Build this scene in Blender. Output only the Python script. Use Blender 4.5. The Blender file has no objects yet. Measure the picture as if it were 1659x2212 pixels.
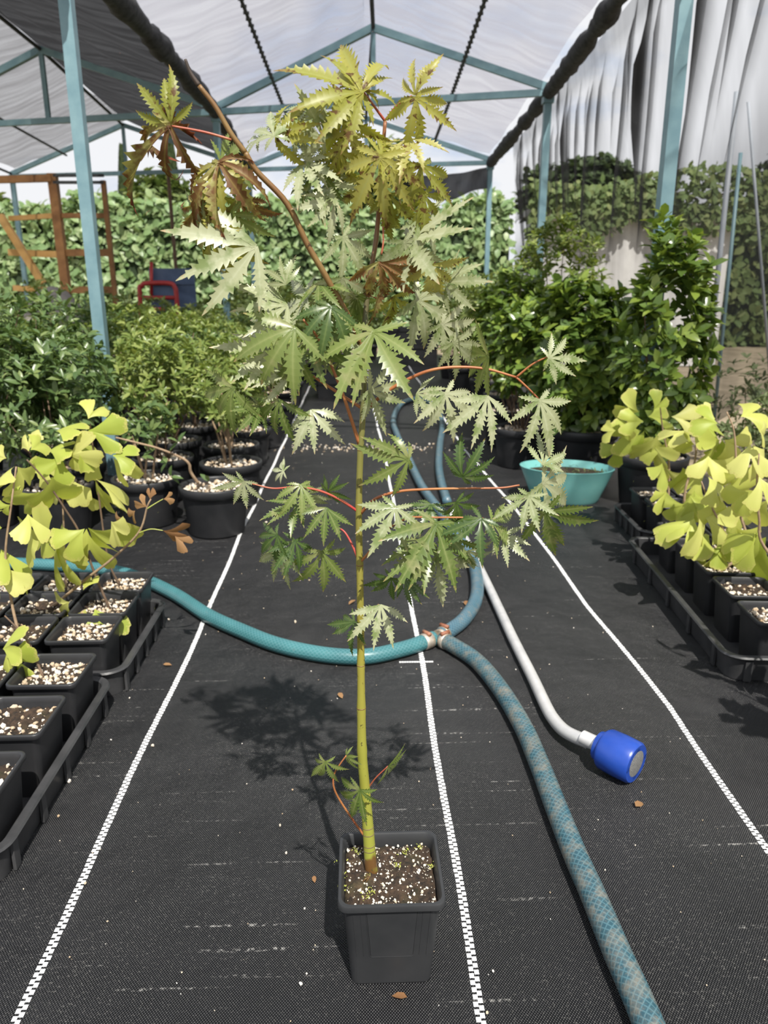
import bpy, math, random
import numpy as np
from mathutils import Vector, Matrix, Quaternion

SC = bpy.context.scene
COL = SC.collection
RND = random.Random(7)
R = math.radians

# ---------------------------------------------------------------- camera
FPX, CAMH, PX, PY = 1629.0, 0.83, 829.5, 1106.0
PITCH = math.atan(479 / FPX)
YAW = math.atan(61.5 / math.hypot(FPX, 479))
FW = Vector((math.sin(YAW) * math.cos(PITCH), math.cos(YAW) * math.cos(PITCH), -math.sin(PITCH)))
RT = Vector((math.cos(YAW), -math.sin(YAW), 0))
UP = RT.cross(FW)
cam = bpy.data.cameras.new('camera')
cam_o = bpy.data.objects.new('camera', cam)
COL.objects.link(cam_o)
cam_o.location = (0, 0, CAMH)
cam_o.rotation_mode = 'QUATERNION'
cam_o.rotation_quaternion = Matrix((RT, UP, -FW)).transposed().to_quaternion()
cam.sensor_fit = 'VERTICAL'
cam.sensor_height = 36.0
cam.sensor_width = 27.0
cam.lens = FPX / 2212 * 36
cam.clip_start, cam.clip_end = 0.02, 400
cam.dof.use_dof = True
cam.dof.focus_distance = 0.93
cam.dof.aperture_fstop = 8.5
SC.camera = cam_o

# ---------------------------------------------------------------- sky, sun, exposure
world = bpy.data.worlds.new('sky')
SC.world = world
world.use_nodes = True
wn, wl = world.node_tree.nodes, world.node_tree.links
wn.clear()
_o = wn.new('ShaderNodeOutputWorld')
_b = wn.new('ShaderNodeBackground')
_tc = wn.new('ShaderNodeTexCoord')
_sep = wn.new('ShaderNodeSeparateXYZ')
wl.new(_tc.outputs['Generated'], _sep.inputs[0])
_gr = wn.new('ShaderNodeValToRGB')            # clear-sky gradient from the horizon up
_gr.color_ramp.elements[0].position = 0.0
_gr.color_ramp.elements[0].color = (0.80, 0.86, 0.95, 1)
_gr.color_ramp.elements[1].position = 0.75
_gr.color_ramp.elements[1].color = (0.10, 0.20, 0.46, 1)
_e = _gr.color_ramp.elements.new(0.28); _e.color = (0.42, 0.56, 0.82, 1)
wl.new(_sep.outputs['Z'], _gr.inputs[0])
_ad = wn.new('ShaderNodeMath'); _ad.operation = 'ADD'; _ad.inputs[1].default_value = 0.22
wl.new(_sep.outputs['Z'], _ad.inputs[0])
_mx = wn.new('ShaderNodeMath'); _mx.operation = 'MAXIMUM'; _mx.inputs[1].default_value = 0.05
wl.new(_ad.outputs[0], _mx.inputs[0])
_dv = wn.new('ShaderNodeVectorMath'); _dv.operation = 'DIVIDE'
_cb = wn.new('ShaderNodeCombineXYZ')
for i in range(3): wl.new(_mx.outputs[0], _cb.inputs[i])
wl.new(_tc.outputs['Generated'], _dv.inputs[0]); wl.new(_cb.outputs[0], _dv.inputs[1])
_ns = wn.new('ShaderNodeTexNoise')
_ns.inputs['Scale'].default_value = 1.3; _ns.inputs['Detail'].default_value = 7; _ns.inputs['Roughness'].default_value = 0.58
wl.new(_dv.outputs[0], _ns.inputs['Vector'])
_cr = wn.new('ShaderNodeValToRGB')
_cr.color_ramp.elements[0].position = 0.33; _cr.color_ramp.elements[1].position = 0.50
wl.new(_ns.outputs[0], _cr.inputs[0])
_mix = wn.new('ShaderNodeMixRGB'); _mix.inputs[2].default_value = (0.96, 0.97, 1.0, 1)
wl.new(_cr.outputs[0], _mix.inputs[0]); wl.new(_gr.outputs[0], _mix.inputs[1])
wl.new(_mix.outputs[0], _b.inputs[0])
_b.inputs[1].default_value = 0.95
wl.new(_b.outputs[0], _o.inputs[0])

sun = bpy.data.lights.new('sun', 'SUN')
sun.energy = 6.4
sun.color = (1.0, 0.955, 0.88)
sun.angle = R(0.6)
sun_o = bpy.data.objects.new('sun', sun)
COL.objects.link(sun_o)
sun_o.rotation_mode = 'QUATERNION'
sun_o.rotation_quaternion = Vector((-0.25, 1.0, -1.44)).to_track_quat('-Z', 'Y')
sun_o.location = (2, -6, 9)

SC.view_settings.view_transform = 'Standard'
SC.view_settings.look = 'None'
SC.view_settings.gamma = 1
SC.view_settings.use_curve_mapping = False
SC.view_settings.exposure = 0.0


# ---------------------------------------------------------------- helpers
def ray(px, py):
    return FW + RT * ((px - PX) / FPX) + UP * ((PY - py) / FPX)


def gnd(px, py, z=0.0):
    r = ray(px, py)
    return Vector((0, 0, CAMH)) + r * ((z - CAMH) / r.z)


def at(px, py, Y):
    r = ray(px, py)
    return Vector((0, 0, CAMH)) + r * (Y / r.y)


def tag(o, label=None, cat=None, group=None, kind=None):
    if label: o['label'] = label
    if cat: o['category'] = cat
    if group: o['group'] = group
    if kind: o['kind'] = kind
    return o


def empty(name, loc=(0, 0, 0), rz=0.0):
    o = bpy.data.objects.new(name, None)
    COL.objects.link(o)
    o.location = loc
    o.rotation_euler = (0, 0, rz)
    o.empty_display_size = 0.05
    return o


def link(name, me, parent=None, M=None):
    o = bpy.data.objects.new(name, me)
    COL.objects.link(o)
    if parent is not None: o.parent = parent
    if M is not None: o.matrix_local = M
    return o


class MB:
    """collects shapes, builds ONE mesh"""
    def __init__(self):
        self.v, self.f, self.a = [], [], {}

    def add(self, vs, fs):
        n = len(self.v)
        self.v.extend([tuple(x) for x in vs])
        self.f.extend([tuple(i + n for i in f) for f in fs])

    def box(self, c, s, rot=None, taper=1.0):
        hx, hy, hz = s[0] / 2, s[1] / 2, s[2] / 2
        vs = []
        for z in (-hz, hz):
            k = taper if z > 0 else 1.0
            for x, y in ((-hx, -hy), (hx, -hy), (hx, hy), (-hx, hy)):
                p = Vector((x * k, y * k, z))
                if rot is not None: p = rot @ p
                vs.append(p + Vector(c))
        self.add(vs, [(0, 3, 2, 1), (4, 5, 6, 7), (0, 1, 5, 4), (1, 2, 6, 5), (2, 3, 7, 6), (3, 0, 4, 7)])

    def bar(self, a, b, w, h=None, up=(0, 0, 1)):
        a, b = Vector(a), Vector(b)
        d = (b - a)
        L = d.length
        z = d.normalized()
        u = Vector(up)
        if abs(z.dot(u)) > 0.97: u = Vector((0, 1, 0))
        x = u.cross(z).normalized(); y = z.cross(x)
        rot = Matrix((x, y, z)).transposed()
        self.box((a + b) / 2, (w, h or w, L), rot)

    def tube(self, pts, rad, seg=8, cap=True, squash=1.0):
        pts = [Vector(p) for p in pts]
        n = len(pts)
        if not hasattr(rad, '__len__'): rad = [rad] * n
        vs, fs = [], []
        t0 = (pts[1] - pts[0]).normalized()
        x = t0.orthogonal().normalized() if abs(t0.z) > 0.9 else Vector((0, 0, 1)).cross(t0).normalized()
        for i in range(n):
            t = (pts[min(i + 1, n - 1)] - pts[max(i - 1, 0)]).normalized()
            x = (x - t * x.dot(t)).normalized()
            y = t.cross(x)
            for k in range(seg):
                a = 2 * math.pi * k / seg
                vs.append(pts[i] + (x * math.cos(a) + y * math.sin(a) * squash) * rad[i])
        for i in range(n - 1):
            for k in range(seg):
                k2 = (k + 1) % seg
                fs.append((i * seg + k, i * seg + k2, (i + 1) * seg + k2, (i + 1) * seg + k))
        if cap:
            fs.append(tuple(range(seg))[::-1])
            fs.append(tuple((n - 1) * seg + k for k in range(seg)))
        self.add(vs, fs)

    def lathe(self, prof, seg=24, c=(0, 0, 0), close=False):
        vs, fs = [], []
        for r, z in prof:
            for k in range(seg):
                a = 2 * math.pi * k / seg
                vs.append((c[0] + r * math.cos(a), c[1] + r * math.sin(a), c[2] + z))
        for i in range(len(prof) - 1):
            for k in range(seg):
                k2 = (k + 1) % seg
                fs.append((i * seg + k, i * seg + k2, (i + 1) * seg + k2, (i + 1) * seg + k))
        if close:
            fs.append(tuple(range(seg))[::-1]); fs.append(tuple((len(prof) - 1) * seg + k for k in range(seg)))
        self.add(vs, fs)

    def loft(self, rings, cap0=True, cap1=True):
        m = len(rings[0])
        vs = [p for r in rings for p in r]
        fs = []
        for i in range(len(rings) - 1):
            for k in range(m):
                k2 = (k + 1) % m
                fs.append((i * m + k, i * m + k2, (i + 1) * m + k2, (i + 1) * m + k))
        if cap0: fs.append(tuple(range(m))[::-1])
        if cap1: fs.append(tuple((len(rings) - 1) * m + k for k in range(m)))
        self.add(vs, fs)

    def mesh(self, name, mat=None, smooth=False):
        me = bpy.data.meshes.new(name)
        me.from_pydata(self.v, [], self.f)
        if mat: me.materials.append(mat)
        if smooth: me.polygons.foreach_set('use_smooth', [True] * len(me.polygons))
        for an, vals in self.a.items():
            at_ = me.attributes.new(an, 'FLOAT', 'POINT')
            at_.data.foreach_set('value', vals)
        me.update()
        return me

    def build(self, name, mat=None, parent=None, smooth=False):
        return link(name, self.mesh(name, mat, smooth), parent)


def shade_auto(o, ang=40):
    me = o.data
    me.polygons.foreach_set('use_smooth', [True] * len(me.polygons))
    me.set_sharp_from_angle(angle=R(ang))
    return o


def spline(pts, n=8):
    """Catmull-Rom through pts"""
    pts = [Vector(p) for p in pts]
    P = [pts[0] * 2 - pts[1]] + pts + [pts[-1] * 2 - pts[-2]]
    out = []
    for i in range(1, len(P) - 2):
        for k in range(n):
            t = k / n
            a, b, c, d = P[i - 1], P[i], P[i + 1], P[i + 2]
            out.append(0.5 * ((2 * b) + (c - a) * t + (2 * a - 5 * b + 4 * c - d) * t * t + (-a + 3 * b - 3 * c + d) * t ** 3))
    out.append(pts[-1])
    return out


def lerp_list(a, b, n): return [a + (b - a) * i / (n - 1) for i in range(n)]


def rrect(hx, hy, r, z, seg=4, c=(0, 0)):
    """rounded rectangle ring"""
    out = []
    for cx, cy, a0 in ((hx - r, hy - r, 0), (-hx + r, hy - r, 90), (-hx + r, -hy + r, 180), (hx - r, -hy + r, 270)):
        for k in range(seg + 1):
            a = R(a0 + 90 * k / seg)
            out.append(Vector((c[0] + cx + r * math.cos(a), c[1] + cy + r * math.sin(a), z)))
    return out


# ---------------------------------------------------------------- materials
def newmat(name):
    m = bpy.data.materials.new(name)
    m.use_nodes = True
    nt = m.node_tree
    nt.nodes.clear()
    out = nt.nodes.new('ShaderNodeOutputMaterial')
    return m, nt, out


def N(nt, typ, **kw):
    n = nt.nodes.new(typ)
    for k, v in kw.items(): setattr(n, k, v)
    return n


def ramp(nt, src, stops):
    r = nt.nodes.new('ShaderNodeValToRGB')
    el = r.color_ramp.elements
    while len(el) < len(stops): el.new(0.5)
    for e, (p, c) in zip(el, stops):
        e.position = p
        e.color = (*c, 1) if len(c) == 3 else c
    nt.links.new(src, r.inputs[0])
    return r.outputs[0]


def noise(nt, scale, detail=3, rough=0.5, coord='Object', vec_scale=None, dist=0.0):
    tc = nt.nodes.new('ShaderNodeTexCoord')
    v = tc.outputs[coord]
    if vec_scale:
        mp = nt.nodes.new('ShaderNodeMapping'); mp.inputs['Scale'].default_value = vec_scale
        nt.links.new(v, mp.inputs[0]); v = mp.outputs[0]
    n = nt.nodes.new('ShaderNodeTexNoise')
    n.inputs['Scale'].default_value = scale; n.inputs['Detail'].default_value = detail
    n.inputs['Roughness'].default_value = rough; n.inputs['Distortion'].default_value = dist
    nt.links.new(v, n.inputs['Vector'])
    return n.outputs[0]


def mixc(nt, fac, a, b, typ='MIX'):
    m = nt.nodes.new('ShaderNodeMixRGB'); m.blend_type = typ
    for i, s in ((0, fac), (1, a), (2, b)):
        if hasattr(s, 'is_linked') or hasattr(s, 'links'): nt.links.new(s, m.inputs[i])
        elif i == 0: m.inputs[0].default_value = s
        else: m.inputs[i].default_value = (*s, 1)
    return m.outputs[0]


def math_(nt, op, a, b=None, c=None):
    m = nt.nodes.new('ShaderNodeMath'); m.operation = op
    for i, s in enumerate((a, b, c)):
        if s is None: continue
        if hasattr(s, 'links'): nt.links.new(s, m.inputs[i])
        else: m.inputs[i].default_value = s
    return m.outputs[0]


def solid(name, c1, c2=None, scale=12, rough=0.5, spec=0.5, metal=0.0, bump=0.0, bscale=60, coord='Object', lo=0.35, hi=0.65):
    m, nt, out = newmat(name)
    b = N(nt, 'ShaderNodeBsdfPrincipled')
    b.inputs['Roughness'].default_value = rough
    b.inputs['Specular IOR Level'].default_value = spec
    b.inputs['Metallic'].default_value = metal
    if c2 is None: b.inputs['Base Color'].default_value = (*c1, 1)
    else:
        nt.links.new(ramp(nt, noise(nt, scale, 5, 0.6, coord), [(lo, c1), (hi, c2)]), b.inputs['Base Color'])
    if bump:
        bp = N(nt, 'ShaderNodeBump'); bp.inputs['Strength'].default_value = bump; bp.inputs['Distance'].default_value = 0.004
        nt.links.new(noise(nt, bscale, 4, 0.6, coord), bp.inputs['Height']); nt.links.new(bp.outputs[0], b.inputs['Normal'])
    nt.links.new(b.outputs[0], out.inputs[0])
    return m


def leafmat(name, stops, transl=0.35, rough=0.4, spec=0.5, rib=None, spots=None, tip=None, back=None, nscale=30):
    """leaf surface: colour by leaf (object random + 'tint' attribute), ribs, spots, dry tips"""
    m, nt, out = newmat(name)
    oi = N(nt, 'ShaderNodeObjectInfo')
    at_ = N(nt, 'ShaderNodeAttribute', attribute_name='tint')
    s = math_(nt, 'ADD', oi.outputs['Random'], at_.outputs['Fac'])
    s = math_(nt, 'FRACT', s)
    s = math_(nt, 'ADD', math_(nt, 'MULTIPLY', s, 0.75), math_(nt, 'MULTIPLY', noise(nt, nscale, 2), 0.25))
    col = ramp(nt, s, stops)
    if rib:
        ra = N(nt, 'ShaderNodeAttribute', attribute_name='rib')
        f = math_(nt, 'MULTIPLY', math_(nt, 'POWER', ra.outputs['Fac'], 6.0), 0.6)
        col = mixc(nt, f, col, rib)
    if spots:
        c, lo, hi, sc = spots
        f = ramp(nt, noise(nt, sc, 4, 0.65), [(lo, (0, 0, 0)), (hi, (1, 1, 1))])
        col = mixc(nt, f, col, c)
    if tip:
        c, p0 = tip
        ta = N(nt, 'ShaderNodeAttribute', attribute_name='tip')
        f = ramp(nt, math_(nt, 'ADD', ta.outputs['Fac'], math_(nt, 'MULTIPLY', math_(nt, 'SUBTRACT', noise(nt, 25, 3), 0.5), 0.5)), [(p0, (0, 0, 0)), (min(1, p0 + 0.18), (1, 1, 1))])
        col = mixc(nt, f, col, c)
    b = N(nt, 'ShaderNodeBsdfPrincipled')
    b.inputs['Roughness'].default_value = rough
    b.inputs['Specular IOR Level'].default_value = spec
    nt.links.new(col, b.inputs['Base Color'])
    t = N(nt, 'ShaderNodeBsdfTranslucent')
    nt.links.new(mixc(nt, 1.0, col, (1.0, 1.0, 0.55), 'MULTIPLY'), t.inputs[0])
    mx = N(nt, 'ShaderNodeMixShader'); mx.inputs[0].default_value = transl
    nt.links.new(b.outputs[0], mx.inputs[1]); nt.links.new(t.outputs[0], mx.inputs[2])
    nt.links.new(mx.outputs[0], out.inputs[0])
    return m


def netmat(name, col, thr, var=0.25, vec=(1, 1, 1), scale=6, transl=0.5, contrast=(0.35, 0.65)):
    """woven shade netting: part open mesh, part thread; gathers make it denser"""
    m, nt, out = newmat(name)
    tr = N(nt, 'ShaderNodeBsdfTransparent')
    d = N(nt, 'ShaderNodeBsdfDiffuse'); d.inputs[0].default_value = (*col, 1)
    t = N(nt, 'ShaderNodeBsdfTranslucent'); t.inputs[0].default_value = (*col, 1)
    m1 = N(nt, 'ShaderNodeMixShader'); m1.inputs[0].default_value = transl
    nt.links.new(d.outputs[0], m1.inputs[1]); nt.links.new(t.outputs[0], m1.inputs[2])
    m2 = N(nt, 'ShaderNodeMixShader')
    g = ramp(nt, noise(nt, scale, 3, 0.5, 'Object', vec), [(contrast[0], (0, 0, 0)), (contrast[1], (1, 1, 1))])
    dens = math_(nt, 'MULTIPLY_ADD', g, var, thr)
    at_ = N(nt, 'ShaderNodeAttribute', attribute_name='gather')
    dens = math_(nt, 'MINIMUM', math_(nt, 'ADD', dens, at_.outputs['Fac']), 0.97)
    nt.links.new(dens, m2.inputs[0])
    nt.links.new(tr.outputs[0], m2.inputs[1]); nt.links.new(m1.outputs[0], m2.inputs[2])
    nt.links.new(m2.outputs[0], out.inputs[0])
    return m


# black woven weed mat
def mat_weed():
    m, nt, out = newmat('woven_weed_mat')
    tc = N(nt, 'ShaderNodeTexCoord')
    sp = N(nt, 'ShaderNodeSeparateXYZ'); nt.links.new(tc.outputs['Object'], sp.inputs[0])
    sx = math_(nt, 'SINE', math_(nt, 'MULTIPLY', sp.outputs['X'], 2 * math.pi / 0.0036))
    sy = math_(nt, 'SINE', math_(nt, 'MULTIPLY', sp.outputs['Y'], 2 * math.pi / 0.0044))
    weave = math_(nt, 'MULTIPLY', sx, sy)
    base = ramp(nt, noise(nt, 2.2, 5, 0.6), [(0.3, (0.0075, 0.0080, 0.0096)), (0.7, (0.0155, 0.0155, 0.0175))])
    # dusty grain caught in the weave
    fl = ramp(nt, noise(nt, 330, 2, 0.6), [(0.57, (0, 0, 0)), (0.72, (1, 1, 1))])
    dust = ramp(nt, noise(nt, 3.1, 4, 0.6), [(0.36, (0.06, 0.06, 0.06)), (0.70, (0.42, 0.42, 0.42))])
    c = mixc(nt, math_(nt, 'MULTIPLY', fl, dust), base, (0.30, 0.29, 0.27))
    # worn pale weft streaks running across
    ln = ramp(nt, noise(nt, 1.0, 2, 0.5, 'Object', (2.5, 95, 1)), [(0.66, (0, 0, 0)), (0.74, (1, 1, 1))])
    br = ramp(nt, noise(nt, 1.0, 3, 0.6, 'Object', (130, 130, 1)), [(0.50, (0, 0, 0)), (0.62, (1, 1, 1))])
    c = mixc(nt, math_(nt, 'MULTIPLY', math_(nt, 'MULTIPLY', ln, br), 0.75), c, (0.40, 0.39, 0.37))
    # sandy patches
    sd = ramp(nt, noise(nt, 5.5, 6, 0.7), [(0.64, (0, 0, 0)), (0.78, (0.5, 0.5, 0.5))])
    c = mixc(nt, math_(nt, 'MULTIPLY', sd, fl), c, (0.33, 0.26, 0.19))
    b = N(nt, 'ShaderNodeBsdfPrincipled'); b.inputs['Roughness'].default_value = 0.42
    b.inputs['Specular IOR Level'].default_value = 0.42
    nt.links.new(c, b.inputs['Base Color'])
    bp = N(nt, 'ShaderNodeBump'); bp.inputs['Strength'].default_value = 0.75; bp.inputs['Distance'].default_value = 0.0014
    h = math_(nt, 'ADD', weave, math_(nt, 'MULTIPLY', noise(nt, 7, 4), 22.0))
    nt.links.new(h, bp.inputs['Height']); nt.links.new(bp.outputs[0], b.inputs['Normal'])
    nt.links.new(b.outputs[0], out.inputs[0])
    return m


def mat_hose(name, c1, c2, mud):
    """reinforced hose: braid lines under the skin plus dried mud"""
    m, nt, out = newmat(name)
    u = N(nt, 'ShaderNodeAttribute', attribute_name='run').outputs['Fac']
    a = N(nt, 'ShaderNodeAttribute', attribute_name='turn').outputs['Fac']
    # seam-free: lines use sine of phase, 14 threads each way
    def lines(sgn):
        ph = math_(nt, 'MULTIPLY_ADD', u, sgn * 2 * math.pi / 0.0105, math_(nt, 'MULTIPLY', a, 2 * math.pi * 12))
        return math_(nt, 'POWER', math_(nt, 'ABSOLUTE', math_(nt, 'SINE', math_(nt, 'MULTIPLY', ph, 0.5))), 14.0)
    ln = math_(nt, 'MAXIMUM', lines(1), lines(-1))
    base = ramp(nt, noise(nt, 14, 4), [(0.3, c1), (0.7, c2)])
    c = mixc(nt, math_(nt, 'MULTIPLY', ln, 0.42), base, (0.15, 0.29, 0.33))
    md = ramp(nt, noise(nt, 34, 10, 0.80), [(mud, (0, 0, 0)), (mud + 0.24, (0.9, 0.9, 0.9))])
    c = mixc(nt, md, c, (0.26, 0.215, 0.155))
    b = N(nt, 'ShaderNodeBsdfPrincipled'); b.inputs['Roughness'].default_value = 0.36
    nt.links.new(c, b.inputs['Base Color'])
    nt.links.new(b.outputs[0], out.inputs[0])
    return m


def mat_soil(name, c1, c2):
    m, nt, out = newmat(name)
    c = ramp(nt, noise(nt, 95, 5, 0.7), [(0.36, c1), (0.72, c2)])
    c = mixc(nt, ramp(nt, noise(nt, 26, 5), [(0.52, (0, 0, 0)), (0.75, (0.5, 0.5, 0.5))]), c, (0.075, 0.07, 0.025))
    b = N(nt, 'ShaderNodeBsdfPrincipled'); b.inputs['Roughness'].default_value = 0.9
    nt.links.new(c, b.inputs['Base Color'])
    bp = N(nt, 'ShaderNodeBump'); bp.inputs['Strength'].default_value = 0.9; bp.inputs['Distance'].default_value = 0.004
    nt.links.new(noise(nt, 180, 4, 0.7), bp.inputs['Height']); nt.links.new(bp.outputs[0], b.inputs['Normal'])
    nt.links.new(b.outputs[0], out.inputs[0])
    return m


M = {}
M['weed'] = mat_weed()
M['stitch'] = solid('white_yarn', (0.62, 0.63, 0.64), (0.80, 0.80, 0.79), 40, 0.7)
M['dirt'] = solid('sandy_ground', (0.20, 0.16, 0.10), (0.36, 0.29, 0.20), 3, 0.95, bump=0.5)
M['teal'] = solid('teal_painted_steel', (0.13, 0.235, 0.275), (0.19, 0.31, 0.345), 9, 0.45)
M['pot'] = solid('dark_grey_pot_plastic', (0.025, 0.0265, 0.0285), (0.037, 0.038, 0.040), 9, 0.44, 0.42)
M['tray'] = solid('scuffed_black_tray_plastic', (0.028, 0.029, 0.031), (0.060, 0.060, 0.062), 11, 0.40, 0.5, bump=0.15, bscale=30)
M['rpot'] = solid('black_pot_plastic', (0.018, 0.019, 0.021), (0.034, 0.034, 0.036), 6, 0.42, 0.4)
M['tealpot'] = solid('turquoise_pot_plastic', (0.15, 0.42, 0.405), (0.20, 0.48, 0.455), 8, 0.35)
M['soil'] = mat_soil('dark_potting_soil', (0.010, 0.0065, 0.004), (0.085, 0.050, 0.028))
M['perlite'] = leafmat('white_perlite', [(0.0, (0.80, 0.78, 0.72)), (0.7, (0.74, 0.67, 0.54)), (1.0, (0.45, 0.33, 0.20))], 0.0, 0.9, 0.2)
M['gravel'] = leafmat('pale_pumice', [(0.0, (0.80, 0.78, 0.74)), (0.6, (0.55, 0.45, 0.33)), (1.0, (0.33, 0.22, 0.12))], 0.0, 0.9, 0.2)
M['trunk'] = None
M['twig'] = solid('copper_red_twig', (0.30, 0.085, 0.035), (0.42, 0.18, 0.06), 20, 0.45)
M['petiole'] = solid('red_petiole', (0.42, 0.05, 0.045), (0.36, 0.13, 0.06), 15, 0.45)
M['brownbranch'] = solid('olive_brown_branch', (0.17, 0.085, 0.030), (0.22, 0.14, 0.045), 25, 0.45)
M['drytip'] = solid('dead_black_twig', (0.03, 0.022, 0.018), (0.07, 0.045, 0.03), 30, 0.6)
M['bark'] = solid('pale_brown_bark', (0.24, 0.16, 0.095), (0.38, 0.27, 0.17), 20, 0.8, bump=0.4)
M['darkbark'] = solid('dark_bark', (0.10, 0.065, 0.04), (0.17, 0.11, 0.07), 20, 0.8, bump=0.4)
M['maple_g'] = leafmat('maple_leaf_green', [(0.1, (0.11, 0.17, 0.035)), (0.9, (0.21, 0.27, 0.075))], 0.38, 0.34, 0.55, rib=(0.36, 0.40, 0.16), spots=((0.33, 0.33, 0.15), 0.52, 0.70, 2.2), tip=((0.42, 0.32, 0.14), 0.90), nscale=3)
M['maple_d'] = leafmat('maple_leaf_deep_green', [(0.1, (0.055, 0.105, 0.025)), (0.9, (0.10, 0.165, 0.040))], 0.40, 0.34, 0.55, rib=(0.20, 0.27, 0.08), spots=((0.19, 0.23, 0.10), 0.56, 0.72, 2.5), tip=((0.35, 0.28, 0.10), 0.92), nscale=3)
M['maple_p'] = leafmat('maple_leaf_pale_waxy', [(0.1, (0.30, 0.34, 0.17)), (0.9, (0.44, 0.46, 0.29))], 0.28, 0.33, 0.6, rib=(0.52, 0.55, 0.38), tip=((0.50, 0.38, 0.22), 0.88), spots=((0.19, 0.25, 0.085), 0.50, 0.64, 2.4), nscale=3)
M['maple_y'] = leafmat('maple_leaf_yellowing', [(0.1, (0.26, 0.28, 0.05)), (0.5, (0.38, 0.37, 0.06)), (0.9, (0.48, 0.45, 0.15))], 0.42, 0.4, 0.4, rib=(0.42, 0.44, 0.15), spots=((0.14, 0.075, 0.025), 0.56, 0.62, 5.5), tip=((0.30, 0.20, 0.07), 0.80), nscale=3)
M['maple_b'] = leafmat('maple_leaf_scorched', [(0.1, (0.13, 0.062, 0.028)), (0.9, (0.24, 0.125, 0.05))], 0.35, 0.5, 0.3, rib=(0.38, 0.30, 0.09), spots=((0.34, 0.32, 0.11), 0.48, 0.58, 3.0), tip=((0.24, 0.07, 0.035), 0.70), nscale=3)
M['ginkgo'] = leafmat('ginkgo_leaf_yellow_green', [(0.0, (0.34, 0.43, 0.060)), (0.5, (0.53, 0.57, 0.125)), (1.0, (0.70, 0.68, 0.25))], 0.40, 0.45, 0.35, tip=((0.58, 0.55, 0.17), 0.93), nscale=2)
M['ginkgo_dry'] = leafmat('ginkgo_leaf_dry', [(0.0, (0.26, 0.12, 0.055)), (1.0, (0.38, 0.23, 0.11))], 0.3, 0.6, 0.2)
M['gstem'] = solid('ginkgo_green_stalk', (0.36, 0.42, 0.09), (0.44, 0.46, 0.13), 30, 0.5)
M['azalea'] = leafmat('shrub_leaf_mid_green', [(0.0, (0.12, 0.18, 0.040)), (0.5, (0.20, 0.27, 0.065)), (0.85, (0.33, 0.38, 0.11)), (1.0, (0.44, 0.44, 0.17))], 0.35, 0.34, 0.5)
M['azalea_d'] = leafmat('shrub_leaf_deep_green', [(0.0, (0.065, 0.120, 0.040)), (0.6, (0.12, 0.19, 0.060)), (1.0, (0.26, 0.32, 0.11))], 0.30, 0.32, 0.55)
M['camellia'] = leafmat('glossy_shrub_leaf', [(0.0, (0.075, 0.135, 0.035)), (0.5, (0.15, 0.235, 0.048)), (0.85, (0.28, 0.37, 0.065)), (1.0, (0.44, 0.48, 0.10))], 0.32, 0.24, 0.6)
M['ivy'] = leafmat('ivy_leaf', [(0.0, (0.14, 0.24, 0.09)), (0.6, (0.26, 0.37, 0.155)), (1.0, (0.42, 0.50, 0.26))], 0.3, 0.4, 0.5)
M['treeleaf'] = leafmat('far_tree_leaf', [(0.0, (0.10, 0.16, 0.05)), (0.6, (0.17, 0.23, 0.08)), (1.0, (0.27, 0.30, 0.12))], 0.3, 0.6, 0.3)
M['pineleaf'] = leafmat('pine_needles', [(0.0, (0.035, 0.06, 0.022)), (1.0, (0.08, 0.115, 0.045))], 0.2, 0.6, 0.3)
M['weedleaf'] = leafmat('grey_green_weed_leaf', [(0.0, (0.10, 0.15, 0.06)), (1.0, (0.22, 0.26, 0.12))], 0.3, 0.5, 0.3)
M['hedgecore'] = solid('hedge_inner_twigs', (0.015, 0.03, 0.01), (0.03, 0.05, 0.02), 8, 0.9)
M['timber'] = solid('rusty_brown_timber', (0.22, 0.10, 0.035), (0.34, 0.17, 0.06), 7, 0.7)
M['timber_l'] = solid('honey_timber', (0.48, 0.27, 0.08), (0.56, 0.34, 0.12), 7, 0.7)
M['wand'] = solid('brushed_aluminium', (0.56, 0.56, 0.56), (0.68, 0.67, 0.66), 25, 0.40, 0.5, metal=0.35)
M['blue'] = solid('blue_plastic', (0.012, 0.050, 0.30), (0.018, 0.065, 0.36), 15, 0.30)
M['steelface'] = solid('perforated_steel', (0.20, 0.20, 0.20), (0.50, 0.50, 0.49), 900, 0.40, metal=0.55, lo=0.45, hi=0.55)
M['brass'] = solid('grimy_clamp_metal', (0.33, 0.26, 0.18), (0.62, 0.57, 0.50), 40, 0.45, metal=0.6)
M['clampred'] = solid('rusty_clamp', (0.20, 0.06, 0.03), (0.34, 0.16, 0.09), 60, 0.6)
M['hose_teal'] = mat_hose('teal_hose', (0.028, 0.125, 0.135), (0.045, 0.175, 0.185), 0.60)
M['hose_blue'] = mat_hose('blue_hose', (0.018, 0.060, 0.082), (0.032, 0.092, 0.118), 0.45)
M['hose_far'] = mat_hose('blue_grey_hose', (0.042, 0.095, 0.135), (0.065, 0.13, 0.175), 0.50)
M['net_light'] = netmat('pale_grey_shade_net', (0.36, 0.36, 0.41), 0.52, 0.30, (0.5, 4.5, 0.5), 3.0, 0.6)
M['net_dark'] = netmat('dark_net_and_painted_dimness', (0.028, 0.028, 0.031), 0.93, 0.05, (0.5, 4.5, 0.5), 3.0, 0.25)  # left slope's grazing-view dimness painted into colour and density; also the dark strip
M['net_mid'] = netmat('grey_shade_net', (0.15, 0.148, 0.155), 0.62, 0.22, (0.5, 4.5, 0.5), 3.0, 0.6)
M['net_side'] = netmat('charcoal_side_net', (0.045, 0.045, 0.047), 0.07, 0.13, (0.6, 2.0, 0.6), 3.0, 0.4)
M['net_black'] = solid('bunched_black_net', (0.02, 0.021, 0.025), (0.06, 0.062, 0.07), 30, 0.9)
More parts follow.
